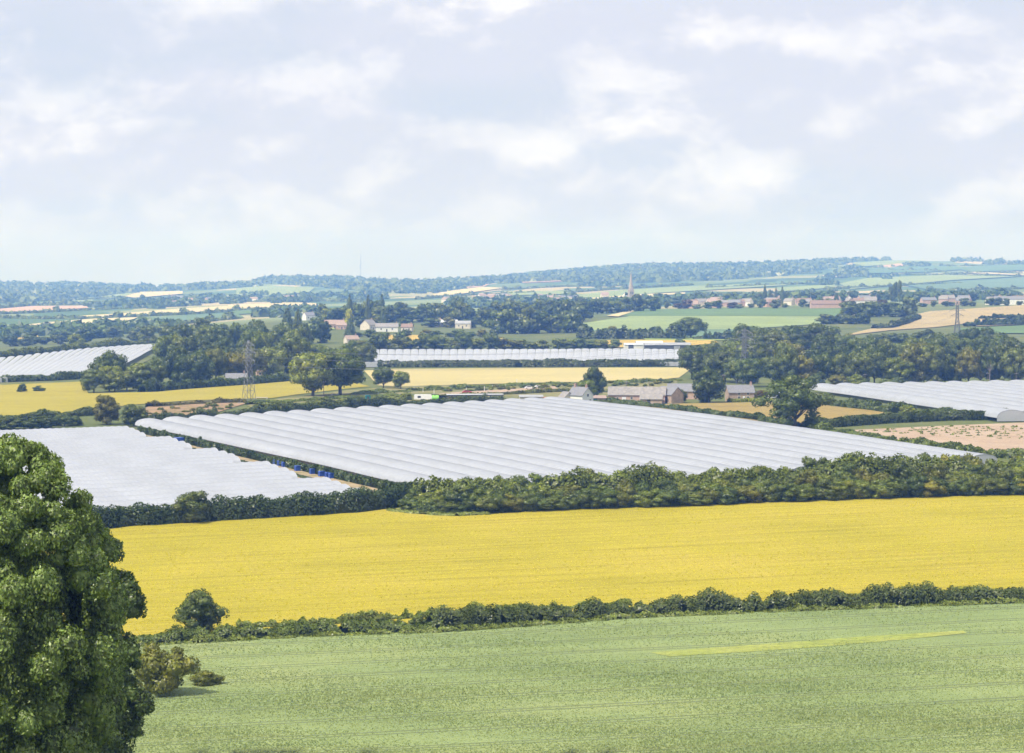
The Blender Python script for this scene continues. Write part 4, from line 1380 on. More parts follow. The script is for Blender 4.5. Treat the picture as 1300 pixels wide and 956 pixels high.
def block(far0, far1, near0, near1, N, labf, group, **kw):
    """tunnels side by side; corners are ground pixels of the first and last tunnel edge"""
    a0, a1, b0, b1 = (ground2(*q) for q in (far0, far1, near0, near1))
    stag = kw.pop('stagger', None)
    reach = kw.pop('reach', False)
    out = []
    for i in range(N):
        f = (i + 0.5) / N
        a = a0 + (a1 - a0) * f
        b = b0 + (b1 - b0) * f
        if reach:
            u = (b - a) / np.linalg.norm(b - a)
            for _ in range(80):
                qx, qy = proj(b[0], b[1], float(H(b[0], b[1])) + kw.get('crown', 4))
                if qy > np.interp(qx, bx_, bt_) + 5 or qx > 1210: break
                b = b + u * 1.5
        if stag: b = b + (b - a) / np.linalg.norm(b - a) * stag(i)
        u = (b - a) / np.linalg.norm(b - a)
        d = (a1 - a0 + b1 - b0) / 2 / N
        w = abs(d[0] * u[1] - d[1] * u[0])
        kk = dict(kw)
        if callable(kk.get('legs')): kk['legs'] = kk['legs'](i)
        out.append(tunnel(a, b, w, labf(i), group, **kk))
    return out


GA = 'large block of polytunnels in the middle'


def lab_big(i):
    if i == 0: return 'first polytunnel of the large block, with its open leafy side facing the track'
    if i == 18: return 'last polytunnel of the large block, beside the brown meadow'
    return '%s long white polytunnel from the left in the large middle block' % nth(i)


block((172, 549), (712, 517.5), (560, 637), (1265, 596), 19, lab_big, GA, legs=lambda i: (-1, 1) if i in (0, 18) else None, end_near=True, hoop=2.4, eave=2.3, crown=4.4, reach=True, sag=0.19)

# the left block lies across the slope, its ends stepping along the track
r0, r1 = ground2(158, 554), ground2(494, 646)
dirv = np.array([0.90, 0.436])
dirv /= np.linalg.norm(dirv)
NB = 25
for i in range(NB):
    f = (i + 0.5) / NB
    e = r0 + (r1 - r0) * f
    Lt = 62 + 45 * f
    off = [0, -0.8, -1.5, -2.5, -7.5][i % 5] - rnd.uniform(0, 1.0)
    w = abs(np.cross(np.append((r1 - r0) / NB, 0), np.append(dirv, 0))[2])
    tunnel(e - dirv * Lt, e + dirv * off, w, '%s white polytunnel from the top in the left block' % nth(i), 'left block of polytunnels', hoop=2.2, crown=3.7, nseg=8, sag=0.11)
# middle block far away: ends face the camera
block((452, 449), (885, 449.5), (452, 466.8), (886, 466.2), 44, lambda i: '%s white polytunnel end from left in the distant middle block' % nth(i), 'distant middle block of polytunnels', hoop=5.0, nseg=6, ropes=False, film='film_bright', sag=0.06, eave=2.5, crown=2.85)
# upper left block
block((-50, 463), (222, 440.5), (-60, 489), (130, 480), 26, lambda i: '%s white polytunnel from left in the upper left hillside block' % nth(i), 'upper left block of polytunnels', hoop=5.0, nseg=6, ropes=False, film='film_bright', sag=0.06, eave=2.5, crown=2.85)
# right block: tunnels run away to the left
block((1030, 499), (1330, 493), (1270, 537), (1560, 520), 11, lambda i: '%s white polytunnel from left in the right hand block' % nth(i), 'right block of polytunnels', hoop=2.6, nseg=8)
for k, (q, b) in enumerate(((975, 506), (990, 504))):
    p = ground2(q, b)
    tunnel(p + np.array([12, 26]), p, 7.5, ['small white polytunnel beside the garden hedge, left of two', 'small white polytunnel beside the garden hedge, right of two'][k], None, hoop=2.4, nseg=8, film='film_bright', ropes=False, crown=3.4)


# leafy crop seen through the open side of the first tunnel and at the ends of the left block
def crop_row(p0, p1, h, w, label):
    o = hedge('crop_row', [p0, p1], h, w, 0.24, 75, label, rough=0.15, lumps=2.0, cat='crop row', tint='d')
    return o


crop_row((176, 549.5), (556, 638), 2.1, 1.2, 'dark green row of fruit canes under the open side of the first large polytunnel')
crop_row((166, 551), (505, 637), 0.35, 1.6, 'thin line of weeds along the track between the polytunnel blocks')
for i, (q, b, l, w) in enumerate([(233, 563, 5.5, 3.0), (352, 590, 2.2, 1.4), (357, 591.5, 2.0, 1.4), (363, 593, 2.2, 1.5), (379, 598, 2.0, 1.5), (397, 602, 1.6, 1.2), (410, 605, 2.2, 1.5), (417, 606.5, 1.6, 1.3), (421, 607.5, 1.5, 1.4)]):
    p = gp(q, b)
    h = 1.3 if i else 1.7
    t = empty('storage_bin' if i else 'tarpaulin_stack', p, 0.45, 'blue covered stack at the far end of the track between the tunnels' if i == 0 else '%s blue plastic bin down the track between the polytunnel blocks' % nth(i - 1), 'stack' if i == 0 else 'bin', None if i == 0 else 'blue bins on the track')
    MB().box(-l / 2, l / 2, -w / 2, w / 2, 0.12, h).build('body', MATS['blue'], t)
    MB().prism([(-l / 2 - 0.06, h + 0.003), (l / 2 + 0.06, h + 0.003), (l / 2 * 0.8, h + 0.16), (-l / 2 * 0.8, h + 0.16)], -w / 2 - 0.06, w / 2 + 0.06).build('lid', MATS['blue'], t)
    for sx in (-1, 1):
        MB().box(sx * l * 0.38 - 0.1, sx * l * 0.38 + 0.1, -w / 2, w / 2, 0, 0.118).build('foot', MATS['tyre'], t)


# ------------------------------------------------------------------ buildings
def house(name, p, rotz, w, d, he, hr, wall, roof, label, cat='house', group=None, chimneys=(), wins=(), doors=(), gwins=(), overhang=0.35, chim_mat='brick_wall'):
    """gabled building; ridge along local x (length w), depth d, front wall faces local -y"""
    o = empty(name, p, rotz, label, cat, group)
    x0, x1, y0, y1 = -w / 2, w / 2, -d / 2, d / 2
    mb = MB()
    vs = [(x0, y0, -0.6), (x1, y0, -0.6), (x1, y1, -0.6), (x0, y1, -0.6), (x0, y0, he), (x1, y0, he), (x1, y1, he), (x0, y1, he), (x0, 0, he + hr), (x1, 0, he + hr)]
    mb.add(vs, [(0, 1, 5, 4), (2, 3, 7, 6), (1, 2, 6, 9, 5), (3, 0, 4, 8, 7)])
    mb.build('wall', MATS[wall], o)
    k = hr / (d / 2)
    th = 0.16
    e = overhang
    mb = MB()
    for s in (-1, 1):
        a = [(x0 - e, s * (d / 2 + e), he - k * e + 0.02), (x1 + e, s * (d / 2 + e), he - k * e + 0.02), (x1 + e, 0, he + hr + 0.02), (x0 - e, 0, he + hr + 0.02)]
        b = [(x, y, z + th) for x, y, z in a]
        f = [(0, 1, 2, 3), (7, 6, 5, 4), (0, 4, 5, 1), (1, 5, 6, 2), (3, 7, 4, 0)]
        if s > 0: f = [q[::-1] for q in f]
        mb.add(a + b, f)
    rf = mb.build('roof', MATS[roof], o)
    for cx, ch in chimneys:
        MB().box(cx - 0.4, cx + 0.4, -0.35, 0.35, he + hr - 0.4, he + hr + ch).box(cx - 0.46, cx + 0.46, -0.41, 0.41, he + hr + ch + 0.002, he + hr + ch + 0.15).bar((cx - 0.18, 0, he + hr + ch + 0.152), (cx - 0.18, 0, he + hr + ch + 0.5), 0.12, 0.1, 6).bar((cx + 0.18, 0, he + hr + ch + 0.152), (cx + 0.18, 0, he + hr + ch + 0.5), 0.12, 0.1, 6).build('chimney', MATS[chim_mat], rf)

    def window(pos, ww, hh, side):
        """pane with frame; side 'f' on the front wall, 'l' / 'r' on a gable"""
        cx, cz = pos
        pn, fr = MB(), MB()
        def bx(m, a0, a1, c0, c1, dep):
            if side == 'f': m.box(a0, a1, y0 - dep, y0 - 0.005, c0, c1)
            elif side == 'l': m.box(x0 - dep, x0 - 0.005, a0, a1, c0, c1)
            else: m.box(x1 + 0.005, x1 + dep, a0, a1, c0, c1)
        bx(pn, cx - ww / 2, cx + ww / 2, cz - hh / 2, cz + hh / 2, 0.03)
        t = 0.09
        for q in ((cx - ww / 2 - t, cx - ww / 2, cz - hh / 2 - t, cz + hh / 2 + t), (cx + ww / 2, cx + ww / 2 + t, cz - hh / 2 - t, cz + hh / 2 + t),
                  (cx - ww / 2, cx + ww / 2, cz + hh / 2, cz + hh / 2 + t), (cx - ww / 2, cx + ww / 2, cz - hh / 2 - t, cz - hh / 2)):
            bx(fr, *q, 0.07)
        bx(fr, cx - 0.03, cx + 0.03, cz - hh / 2, cz + hh / 2, 0.06)
        wn_ = pn.build('window', MATS['glass'], o)
        fr.build('frame', MATS['white_paint'], wn_)
    for q in wins: window(q[:2], q[2], q[3], 'f')
    for q in gwins: window(q[1:3], q[3], q[4], q[0])
    for cx, ww, hh, mt in doors:
        MB().box(cx - ww / 2, cx + ww / 2, y0 - 0.06, y0 - 0.004, -0.1, hh).build('door', MATS[mt], o)
    return o


def at(px, py, dz=0.0):
    p = gp(px, py)
    return p + Vector((0, 0, dz))


# the farm
house('farmhouse', at(737, 513.5, 0.3), math.radians(128), 9.0, 5.6, 3.6, 2.9, 'white_wall', 'slate', 'white rendered farmhouse with slate roof and two brick chimneys', chimneys=((-3.6, 0.9), (3.2, 1.1)), wins=((-2.4, 1.4, 1.0, 1.1), (1.8, 1.4, 1.0, 1.1)),
      gwins=(('l', 0.0, 3.5, 0.9, 1.0), ('l', -1.2, 1.3, 0.9, 1.1)))
house('farm_annexe', at(719, 513, 0.2), math.radians(112), 6.0, 5.0, 2.2, 2.4, 'cream_wall', 'slate_old', 'low cream annexe left of the white farmhouse', 'outbuilding', gwins=(('l', 0.0, 1.2, 0.8, 0.8),))
house('garage', at(757, 512, 0.2), math.radians(5), 7.0, 4.0, 2.0, 0.8, 'brick_wall', 'red_tile', 'low red roofed shed between the farmhouse and the long barn', 'outbuilding', doors=((-0.8, 2.0, 1.8, 'teal'),))
house('long_barn', at(809, 511.5, 0.2), math.radians(-7), 22.5, 7.0, 3.2, 2.9, 'pink_wall', 'slate_old', 'long pinkish brick barn with a grey slate roof', 'barn', doors=((-5.0, 1.6, 2.3, 'white_paint'), (2.8, 1.5, 2.5, 'dark_sheet')), wins=((-7.6, 1.8, 0.7, 0.9), (-2.0, 1.9, 0.8, 1.0)), gwins=(('l', 0.3, 2.0, 0.8, 1.2),))
house('barn_lean_to', at(827, 512.5, 0.1), math.radians(-7), 8.5, 4.0, 1.9, 1.5, 'stone_wall', 'slate_old', 'low lean-to with a brown slate roof before the long barn', 'outbuilding', doors=((-1.0, 1.4, 1.8, 'dark_sheet'),))
house('barn_wing', at(850, 511.5, 0.2), math.radians(-52), 9.5, 6.4, 3.4, 2.8, 'stone_wall', 'slate', 'stone barn wing with its gable turned to the left', 'barn', doors=((1.0, 2.2, 2.4, 'dark_sheet'),), gwins=(('l', 0.0, 3.6, 0.7, 0.9),))
house('far_barn', at(868, 506.5, 0.2), math.radians(-6), 13, 7.0, 3.2, 2.8, 'pink_wall', 'slate', 'slate roofed range with a brick chimney behind the stone barn wing', 'barn', chimneys=((5.6, 1.0),), doors=((-3.0, 1.6, 2.3, 'dark_sheet'),), wins=((1.0, 1.9, 0.9, 1.0),))
house('cottage', at(939, 509.5, 0.3), math.radians(9), 10.5, 6.5, 3.5, 2.7, 'stone_wall', 'slate', 'brick cottage with a blue grey slate roof right of the dark evergreen', chimneys=((4.6, 1.1),), wins=((-1.0, 1.2, 1.0, 1.3), (2.6, 1.2, 1.0, 1.3), (-1.0, 2.9, 0.9, 0.8), (2.6, 2.9, 0.9, 0.8)), doors=((0.9, 0.9, 2.0, 'white_paint'),), gwins=(('r', 0.0, 2.9, 0.8, 0.9),))
house('white_shed', at(804, 444, 0), math.radians(4), 12, 8, 3.4, 0.9, 'white_wall', 'pale_sheet', 'white farm shed behind the middle polytunnels', 'shed', doors=((-2, 3.4, 3.4, 'dark_sheet'),))
house('white_shed', at(824, 442.5, 0), math.radians(4), 17, 10, 3.9, 1.0, 'pale_sheet', 'white_wall', 'larger pale roofed shed right of the white farm shed', 'shed', doors=((3, 4.0, 4.0, 'dark_sheet'),))
house('dark_shed', at(847, 444, 0), math.radians(2), 30, 9, 3.2, 1.4, 'dark_sheet', 'grey_sheet', 'long low dark shed beside the pale sheds', 'shed', doors=((6, 4.0, 2.8, 'grey_sheet'),))
# small buildings in the left wood and knoll village
for q, b, w, d, he, hr, wall, roof, rz, lab in [
    (300, 487, 10, 6, 2.6, 2.2, 'cream_wall', 'slate', 8, 'cream bungalow with slate roof behind the tall left pylon'),
    (334, 478, 7, 5, 2.6, 2.0, 'pink_wall', 'brown_tile', 12, 'little pinkish cottage in the left wood'),
    (366, 462, 9, 6, 3.0, 2.4, 'cream_wall', 'slate', 20, 'grey roofed cottage beside the two big oaks'),
    (392, 406.5, 11, 8, 5.0, 3.2, 'white_wall', 'slate', 35, 'white gabled house left of the knoll village'),
    (425, 417, 17, 9, 3.6, 3.4, 'brick_wall', 'red_tile', 5, 'red tiled farm range on the knoll'),
    (436, 418, 10, 8, 3.4, 3.0, 'brick_wall', 'red_tile', -15, 'small red tiled barn beside the yellow tree'),
    (468, 419, 12, 9, 4.2, 4.2, 'cream_wall', 'slate_old', 62, 'pale gabled house with the steep roof on the knoll'),
    (491, 421, 18, 8, 3.8, 2.8, 'white_wall', 'slate_old', 3, 'long white house with grey roof on the knoll'),
    (500, 404, 12, 9, 5.0, 3.2, 'white_wall', 'slate', 15, 'white house between the knoll conifers'),
    (523, 405, 14, 9, 5.0, 4.0, 'cream_wall', 'slate_old', -20, 'large pale gabled house near the top of the knoll'),
    (546, 402, 11, 8, 5.6, 3.0, 'white_wall', 'slate', 10, 'white square house at the right of the knoll'),
    (553, 414, 11, 7, 3.6, 2.4, 'cream_wall', 'brown_tile', 0, 'cream bungalow in the trees right of the knoll'),
    (566, 415, 20, 10, 4.0, 2.0, 'dark_sheet', 'pale_sheet', 4, 'dark barn with a pale roof right of the knoll'),
    (588, 417, 13, 8, 4.2, 2.2, 'cream_wall', 'grey_sheet', -6, 'grey roofed barn farther right of the knoll'),
    (517, 421, 9, 7, 3.6, 2.6, 'cream_wall', 'brown_tile', -10, 'small cream house under the knoll trees'),
    (446, 436, 9, 7, 3.0, 2.4, 'cream_wall', 'red_tile', 25, 'cottage with a reddish roof in the trees below the knoll'),
    (670, 422, 10, 7, 4.0, 2.6, 'white_wall', 'slate', 0, 'white house in the trees of the middle ridge'),
]:
    p = at(q, b, 0.1)
    k = w / 2 - 1.2
    house('house' if 'barn' not in lab and 'range' not in lab else 'barn', p, math.radians(rz), w, d, he, hr, wall, roof, lab, 'house' if 'barn' not in lab and 'range' not in lab else 'barn',
          chimneys=((k, 1.0),) if 'barn' not in lab else (), wins=((-w * 0.25, he * 0.55, 1.1, 1.2), (w * 0.25, he * 0.55, 1.1, 1.2)), doors=((0.0, 1.1, 2.1, 'dark_sheet'),))
# far village
VG = 'houses of the far village'
WN = {'white_wall': 'white', 'cream_wall': 'cream', 'pink_wall': 'pinkish', 'brick_wall': 'red brick'}
RN = {'slate': 'grey slate roof', 'red_tile': 'red tiled roof', 'brown_tile': 'brown tiled roof', 'slate_old': 'weathered grey roof'}
for k, q in enumerate(sorted(rnd.choice([rnd.uniform(876, 1010), rnd.uniform(876, 1100), rnd.uniform(1130, 1320), rnd.uniform(1000, 1110)]) for _ in range(66))):
    b = np.interp(q, [870, 1100, 1320], [391, 388, 386]) - rnd.choice([0, 1.5, 3.5, 6, 8])
    wall = rnd.choice(['white_wall', 'cream_wall', 'pink_wall', 'pink_wall', 'brick_wall'])
    roof = rnd.choice(['slate', 'red_tile', 'brown_tile', 'slate_old', 'slate_old'])
    w = rnd.uniform(9, 17)
    house('house', at(q, b, 0.1), math.radians(rnd.choice([0, 90, 20, -30]) + rnd.uniform(-12, 12)), w, rnd.uniform(7, 9), rnd.uniform(4.2, 6), rnd.uniform(2.6, 3.8), wall, roof, '%s house with %s, %s from left in the far right village' % (WN[wall], RN[roof], nth(k)), 'house', VG, chimneys=((w / 2 - 1, 1.0),))
house('terrace', at(1282, 387, 0.2), math.radians(-4), 34, 9, 6.0, 3.0, 'white_wall', 'slate', 'long white building at the right end of the far village', 'house', chimneys=((-10, 1.2), (8, 1.2)))
house('terrace', at(1048, 391, 0.2), math.radians(3), 32, 9, 4.2, 3.6, 'pink_wall', 'brown_tile', 'long brown roofed terrace at the front of the far village', 'house', chimneys=((-12, 1.2), (0, 1.2), (12, 1.2)))
VG2 = 'tiny distant houses'
for k, (q, b) in enumerate(sorted(rnd.choice([(rnd.uniform(560, 730), rnd.uniform(377, 386)), (rnd.uniform(640, 800), rnd.uniform(374, 383)), (rnd.uniform(180, 400), rnd.uniform(379, 388))]) for _ in range(34))):
    house('house', at(q, b, 0.1), rnd.uniform(-1, 1), rnd.uniform(11, 18), 9, 5.5, 3.4, rnd.choice(['white_wall', 'cream_wall', 'pink_wall']), rnd.choice(['slate', 'red_tile']), '%s tiny pale house from left scattered in the hazy distance' % nth(k), 'house', VG2)


# church with its spire
def church():
    p = at(801, 385)
    o = empty('church', p, 0.3, 'stone church with a tall pointed spire above the trees', 'church')
    MB().box(-3.6, 3.6, -3.6, 3.6, -1, 19).build('tower', MATS['spire_stone'], o)
    mb = MB()
    n = 8
    ring = [(3.5 * math.cos(2 * math.pi * (k + .5) / n), 3.5 * math.sin(2 * math.pi * (k + .5) / n), 19.05) for k in range(n)]
    mb.add(ring + [(0, 0, 47)], [(k, (k + 1) % n, n) for k in range(n)])
    sp_ = mb.build('spire', MATS['spire_stone'], o)
    MB().bar((0, 0, 46.6), (0, 0, 48.5), 0.12).bar((-0.5, 0, 47.8), (0.5, 0, 47.8), 0.1).build('cross', MATS['steel'], sp_)
    for sx in (-1, 1):
        for sy in (-1, 1):
            MB().bar((sx * 3.2, sy * 3.2, 19.0), (sx * 3.2, sy * 3.2, 23.0), 0.5, 0.05, 6).build('pinnacle', MATS['spire_stone'], o)
    for z in (15.0,):
        for sx in (-1.3, 1.3):
            MB().box(sx - 0.6, sx + 0.6, -3.68, -3.605, z - 1.8, z + 1.6).build('belfry_opening', MATS['dark_sheet'], o)
    MB().prism([(-5, -1), (5, -1), (5, 7), (-5, 7)], 3.62, 26).build('nave', MATS['spire_stone'], o)
    MB().prism([(-5.4, 7.01), (5.4, 7.01), (0, 11.5)], 3.62, 26.4).build('roof', MATS['slate'], o)


church()


# ------------------------------------------------------------------ pylons, poles, mast, wires
def pylon(px, base, hpx, rotz, label, bw=5.0, r=0.085):
    p = gp(px, base)
    h = hpx * p.y / F
    o = empty('lattice_pylon', p, rotz, label, 'pylon')
    zs = [0, 0.18, 0.34, 0.47, 0.58, 0.67, 0.74, 0.80, 0.86, 0.92, 1.0]

    def half(z):
        return bw / 2 * (1 - z / 0.62) + 0.85 * (z / 0.62) if z < 0.62 else 0.85 - 0.6 * max(0, (z - 0.9) / 0.1)
    for sx in (-1, 1):
        for sy in (-1, 1):
            mb = MB()
            for z0, z1 in zip(zs[:-1], zs[1:]):
                mb.bar((sx * half(z0), sy * half(z0), z0 * h - (0.3 if z0 == 0 else 0)), (sx * half(z1), sy * half(z1), z1 * h), r * 1.5)
            mb.build('leg', MATS['steel'], o)
    for ax in range(4):
        mb = MB()
        for z0, z1 in zip(zs[:-1], zs[1:]):
            a, b = half(z0), half(z1)
            c = {0: ((-1, -1), (1, -1)), 1: ((1, -1), (1, 1)), 2: ((1, 1), (-1, 1)), 3: ((-1, 1), (-1, -1))}[ax]
            P = [(c[0][0] * a, c[0][1] * a, z0 * h), (c[1][0] * a, c[1][1] * a, z0 * h), (c[0][0] * b, c[0][1] * b, z1 * h), (c[1][0] * b, c[1][1] * b, z1 * h)]
            mb.bar(P[0], P[3], r).bar(P[1], P[2], r)
            if z0 > 0: mb.bar(P[0], P[1], r * 0.8)
        mb.build('bracing', MATS['steel'], o)
    tips = []
    for z, l in ((0.67, 4.6), (0.80, 5.4), (0.92, 4.2)):
        for s in (-1, 1):
            mb = MB()
            q = half(z)
            for sy in (-1, 1):
                mb.bar((s * q, sy * q, z * h), (s * l, 0, z * h), r)
                mb.bar((s * q, sy * q, (z + 0.055) * h), (s * l, 0, z * h), r)
            arm = mb.build('cross_arm', MATS['steel'], o)
            mb = MB()
            for k in range(5):
                mb.bar((s * l, 0, z * h - 0.1 - 0.3 * k), (s * l, 0, z * h - 0.3 - 0.3 * k), 0.13, 0.07, 6)
            mb.build('insulator', MATS['grey_sheet'], arm)
            tips.append((s * l, z * h - 1.6))
    return o, p, rotz, tips


def route(a, b):
    return math.atan2(b.y - a.y, b.x - a.x)


pA, pB, pC = gp(316, 510), gp(945, 490), gp(1215, 437)
rAB, rBC = route(pA, pB), route(pB, pC)
P1 = pylon(316, 510, 78, rAB + math.pi / 2, 'lattice pylon standing in the far left yellow field', bw=4.2, r=0.065)
P2 = pylon(945, 490, 73, (rAB + rBC) / 2 + math.pi / 2, 'lattice pylon before the dark right wood', bw=6)
P3 = pylon(1215, 437, 54, rBC + math.pi / 2, 'distant lattice pylon against the brown field', bw=6, r=0.11)


def wires(A, B, label, r=0.045):
    mb = MB()
    for (l, z), (l2, z2) in zip(A[3], B[3]):
        a = A[1] + Vector((math.cos(A[2]) * l, math.sin(A[2]) * l, z))
        b = B[1] + Vector((math.cos(B[2]) * l2, math.sin(B[2]) * l2, z2))
        prev = a
        for k in range(1, 15):
            t = k / 14
            q = a.lerp(b, t) - Vector((0, 0, 4 * t * (1 - t) * 5.0))
            mb.bar(prev, q, r, r, 3)
            prev = q
    tag(mb.build('power_lines', MATS['steel']), label, 'power lines')


wires(P1, P2, 'thin power lines strung between the left pylon and the pylon by the right wood')
wires(P2, P3, 'thin power lines running from the right wood to the distant pylon')


def pole(px, base, hpx, label, group=None, arm=True, r=0.16, mat='pole_wood'):
    p = gp(px, base)
    h = hpx * p.y / F
    o = empty('utility_pole', p, 0.3, label, 'pole', group)
    MB().bar((0, 0, -0.4), (0, 0, h), r, r * 0.75, 8).build('shaft', MATS[mat], o)
    if arm:
        MB().box(-0.9, 0.9, -0.27, -0.15, h - 0.6, h - 0.45).build('cross_arm', MATS['pole_wood'], o)
        for sx in (-0.8, 0, 0.8):
            MB().bar((sx, -0.21, h - 0.448), (sx, -0.21, h - 0.2), 0.07, 0.05, 6).build('insulator', MATS['white_paint'], o)
    return o


for q, b, h, lab in [(399, 503, 19, 'wooden pole before the left big oak'), (411, 503.5, 20, 'wooden pole between the two big oaks'), (430, 501, 18, 'reddish pole under the right big oak'), (421.5, 504, 6, 'short post under the two big oaks'),
                     (919, 502, 27, 'wooden pole between the evergreen and the slate roofed cottage'), (1093, 491, 15, 'left of two poles at the front of the right wood'), (1098, 491.5, 17, 'right of two poles at the front of the right wood'),
                     (981, 491, 19, 'wooden pole at the wood edge above the garden tunnels'), (1290, 491, 18, 'pole at the far right of the wood edge'), (1254, 490, 17, 'slim pole near the pale dead tree in the right wood'), (824, 498, 14, 'slim pole behind the long barn'),
                     (795, 492, 8, 'short pole on the verge behind the long barn'), (74, 440, 9, 'small pole on the upper left ridge'), (188.5, 438, 11, 'white pole on the ridge before the tall tree')]:
    pole(q, b, h, lab, arm='post' not in lab)
FG = 'pale fence posts on the rough verge'
for k, (q, b, h) in enumerate(sorted([(551, 500, 6), (537, 498, 5), (615, 497, 7), (625, 495, 6), (642, 493.5, 5), (617, 505, 5), (592, 497, 5), (656, 489, 8)])):
    pole(q, b, h, '%s pale thin post from left on the verge beyond the polytunnels' % nth(k), FG, arm=False, r=0.13, mat='white_paint')
# dead pale tree in the right wood
p = gp(1256, 491)
o = empty('dead_tree', p, 0, 'bare pale dead tree at the edge of the right wood', 'tree')
MB().bar((0, 0, -0.3), (0.2, 0, 7.5), 0.28, 0.2, 7).bar((0.2, 0, 7.5), (0.5, 0, 12.0), 0.2, 0.06, 6).build('trunk', MATS['pole_wood'], o)
for e in ((-2.6, 0, 10.5), (2.2, 0.3, 11.0), (-1.2, 0.5, 12.2), (1.4, -0.6, 9.2)):
    MB().bar((0.15, 0, 7.0), e, 0.13, 0.03, 5).build('branch', MATS['pole_wood'], o)


def mast():
    p = gp(458, 356)
    s = p.y / F
    o = empty('radio_mast', p, 0, 'thin guyed radio mast on the distant hill', 'mast')
    h = 34 * s
    MB().bar((0, 0, -2), (0, 0, h), 0.9, 0.5, 6).build('shaft', MATS['steel'], o)
    MB().bar((0, 0, h + 0.01), (0, 0, h + 8), 0.25, 0.15, 5).build('aerial', MATS['steel'], o)
    for k in range(3):
        a = k * 2.094 + 0.4
        MB().bar((math.cos(a) * 30, math.sin(a) * 30, -1), (0, 0, h * 0.7), 0.06).build('guy_wire', MATS['steel'], o)


mast()

# ------------------------------------------------------------------ yard clutter
p = gp(467, 511)
o = empty('portable_cabin', p, 0.2, 'teal portable toilet cabin on an orange base behind the polytunnels', 'cabin')
MB().box(-1.0, 1.0, -0.9, 0.9, 0.25, 2.7).build('body', MATS['teal'], o)
MB().box(-1.15, 1.15, -1.05, 1.05, 0.0, 0.248).build('base', MATS['orange'], o)
MB().prism([(-1.08, 2.702), (1.08, 2.702), (0.7, 3.0), (-0.7, 3.0)], -0.98, 0.98).build('roof', MATS['teal'], o)
d = MB().box(-0.4, 0.4, -0.94, -0.902, 0.4, 2.4).build('door', MATS['dark_sheet'], o)
MB().box(0.25, 0.32, -0.99, -0.942, 1.2, 1.4).build('handle', MATS['steel'], d)
p = gp(603, 509)
o = empty('canopy_shed', p, 0.10, 'long low open canopy with a pale flat roof behind the polytunnels', 'shed')
MB().prism([(-11.5, 2.5), (11.5, 2.5), (11.5, 2.75), (-11.5, 2.75)], -3, 3).build('roof', MATS['pale_sheet'], o)
MB().box(-11.5, 11.5, -3.08, -3.003, 2.2, 2.72).build('fascia', MATS['dark_sheet'], o)
for k in range(6):
    for yy in (-2.8, 2.8):
        MB().box(-11 + 4.4 * k - 0.1, -11 + 4.4 * k + 0.1, yy - 0.1, yy + 0.1, -0.3, 2.498).build('post', MATS['pole_wood'], o)
p = gp(537, 509)
o = empty('site_trailer', p, 0.05, 'low white trailer left of the open canopy', 'trailer')
MB().prism([(-3.6, 0.7), (3.6, 0.7), (3.6, 2.3), (3.3, 2.6), (-3.3, 2.6), (-3.6, 2.3)], -1.2, 1.2).build('body', MATS['white_paint'], o)
for sx in (-0.6, 0.6):
    MB().bar((sx, -1.25, 0.42), (sx, -0.98, 0.42), 0.42, 0.42, 12).build('wheel', MATS['tyre'], o)
MB().box(-2.2, -0.9, -1.24, -1.203, 1.3, 2.1).build('window', MATS['glass'], o)
MB().bar((3.6, 0, 0.75), (5.0, 0, 0.55), 0.08).build('drawbar', MATS['steel'], o)
p = gp(552, 509)
o = empty('water_tank', p, 0, 'bright green plastic tank beside the white trailer', 'tank')
MB().bar((-1.6, 0, 1.25), (1.6, 0, 1.25), 1.05, 1.05, 14).build('body', MATS['green_plastic'], o)
for sx in (-1, 1):
    MB().box(sx - 0.15, sx + 0.15, -0.9, 0.9, 0, 0.42).build('cradle', MATS['steel'], o)
MB().bar((0, 0, 2.25), (0, 0, 2.5), 0.3, 0.3, 10).build('cap', MATS['tyre'], o)
# orange tractor and shed by the yard
p = gp(690, 513)
o = empty('tractor', p, 2.8, 'orange tractor parked by the small grey roofed shed', 'tractor')
MB().prism([(0.2, 0.8), (2.2, 0.8), (2.2, 1.5), (2.0, 1.7), (0.2, 1.8)], -0.45, 0.45).build('bonnet', MATS['orange'], o)
cb = MB().prism([(-1.3, 0.9), (0.15, 0.9), (0.15, 2.0), (-0.1, 2.6), (-1.2, 2.6), (-1.3, 2.0)], -0.7, 0.7).build('cab', MATS['glass'], o)
MB().box(-1.35, 0.05, -0.78, 0.78, 2.603, 2.75).build('cab_roof', MATS['orange'], cb)
for x, r in ((-0.8, 0.85), (1.7, 0.5)):
    for sy in (-1, 1):
        wl_ = MB().bar((x, sy * 0.72, r), (x, sy * 1.12, r), r, r, 16).build('wheel', MATS['tyre'], o)
        MB().bar((x, sy * 1.122, r), (x, sy * 1.16, r), r * 0.55, r * 0.5, 12).build('rim', MATS['white_paint'], wl_)
MB().bar((1.2, 0.25, 1.7), (1.2, 0.25, 2.5), 0.06).build('exhaust', MATS['steel'], o)
house('yard_shed', at(674, 511.5, 0.1), 0.06, 9, 5, 2.4, 0.6, 'cream_wall', 'grey_sheet', 'low grey roofed yard shed beside the orange tractor', 'shed', doors=((2.4, 2.4, 2.1, 'dark_sheet'),))
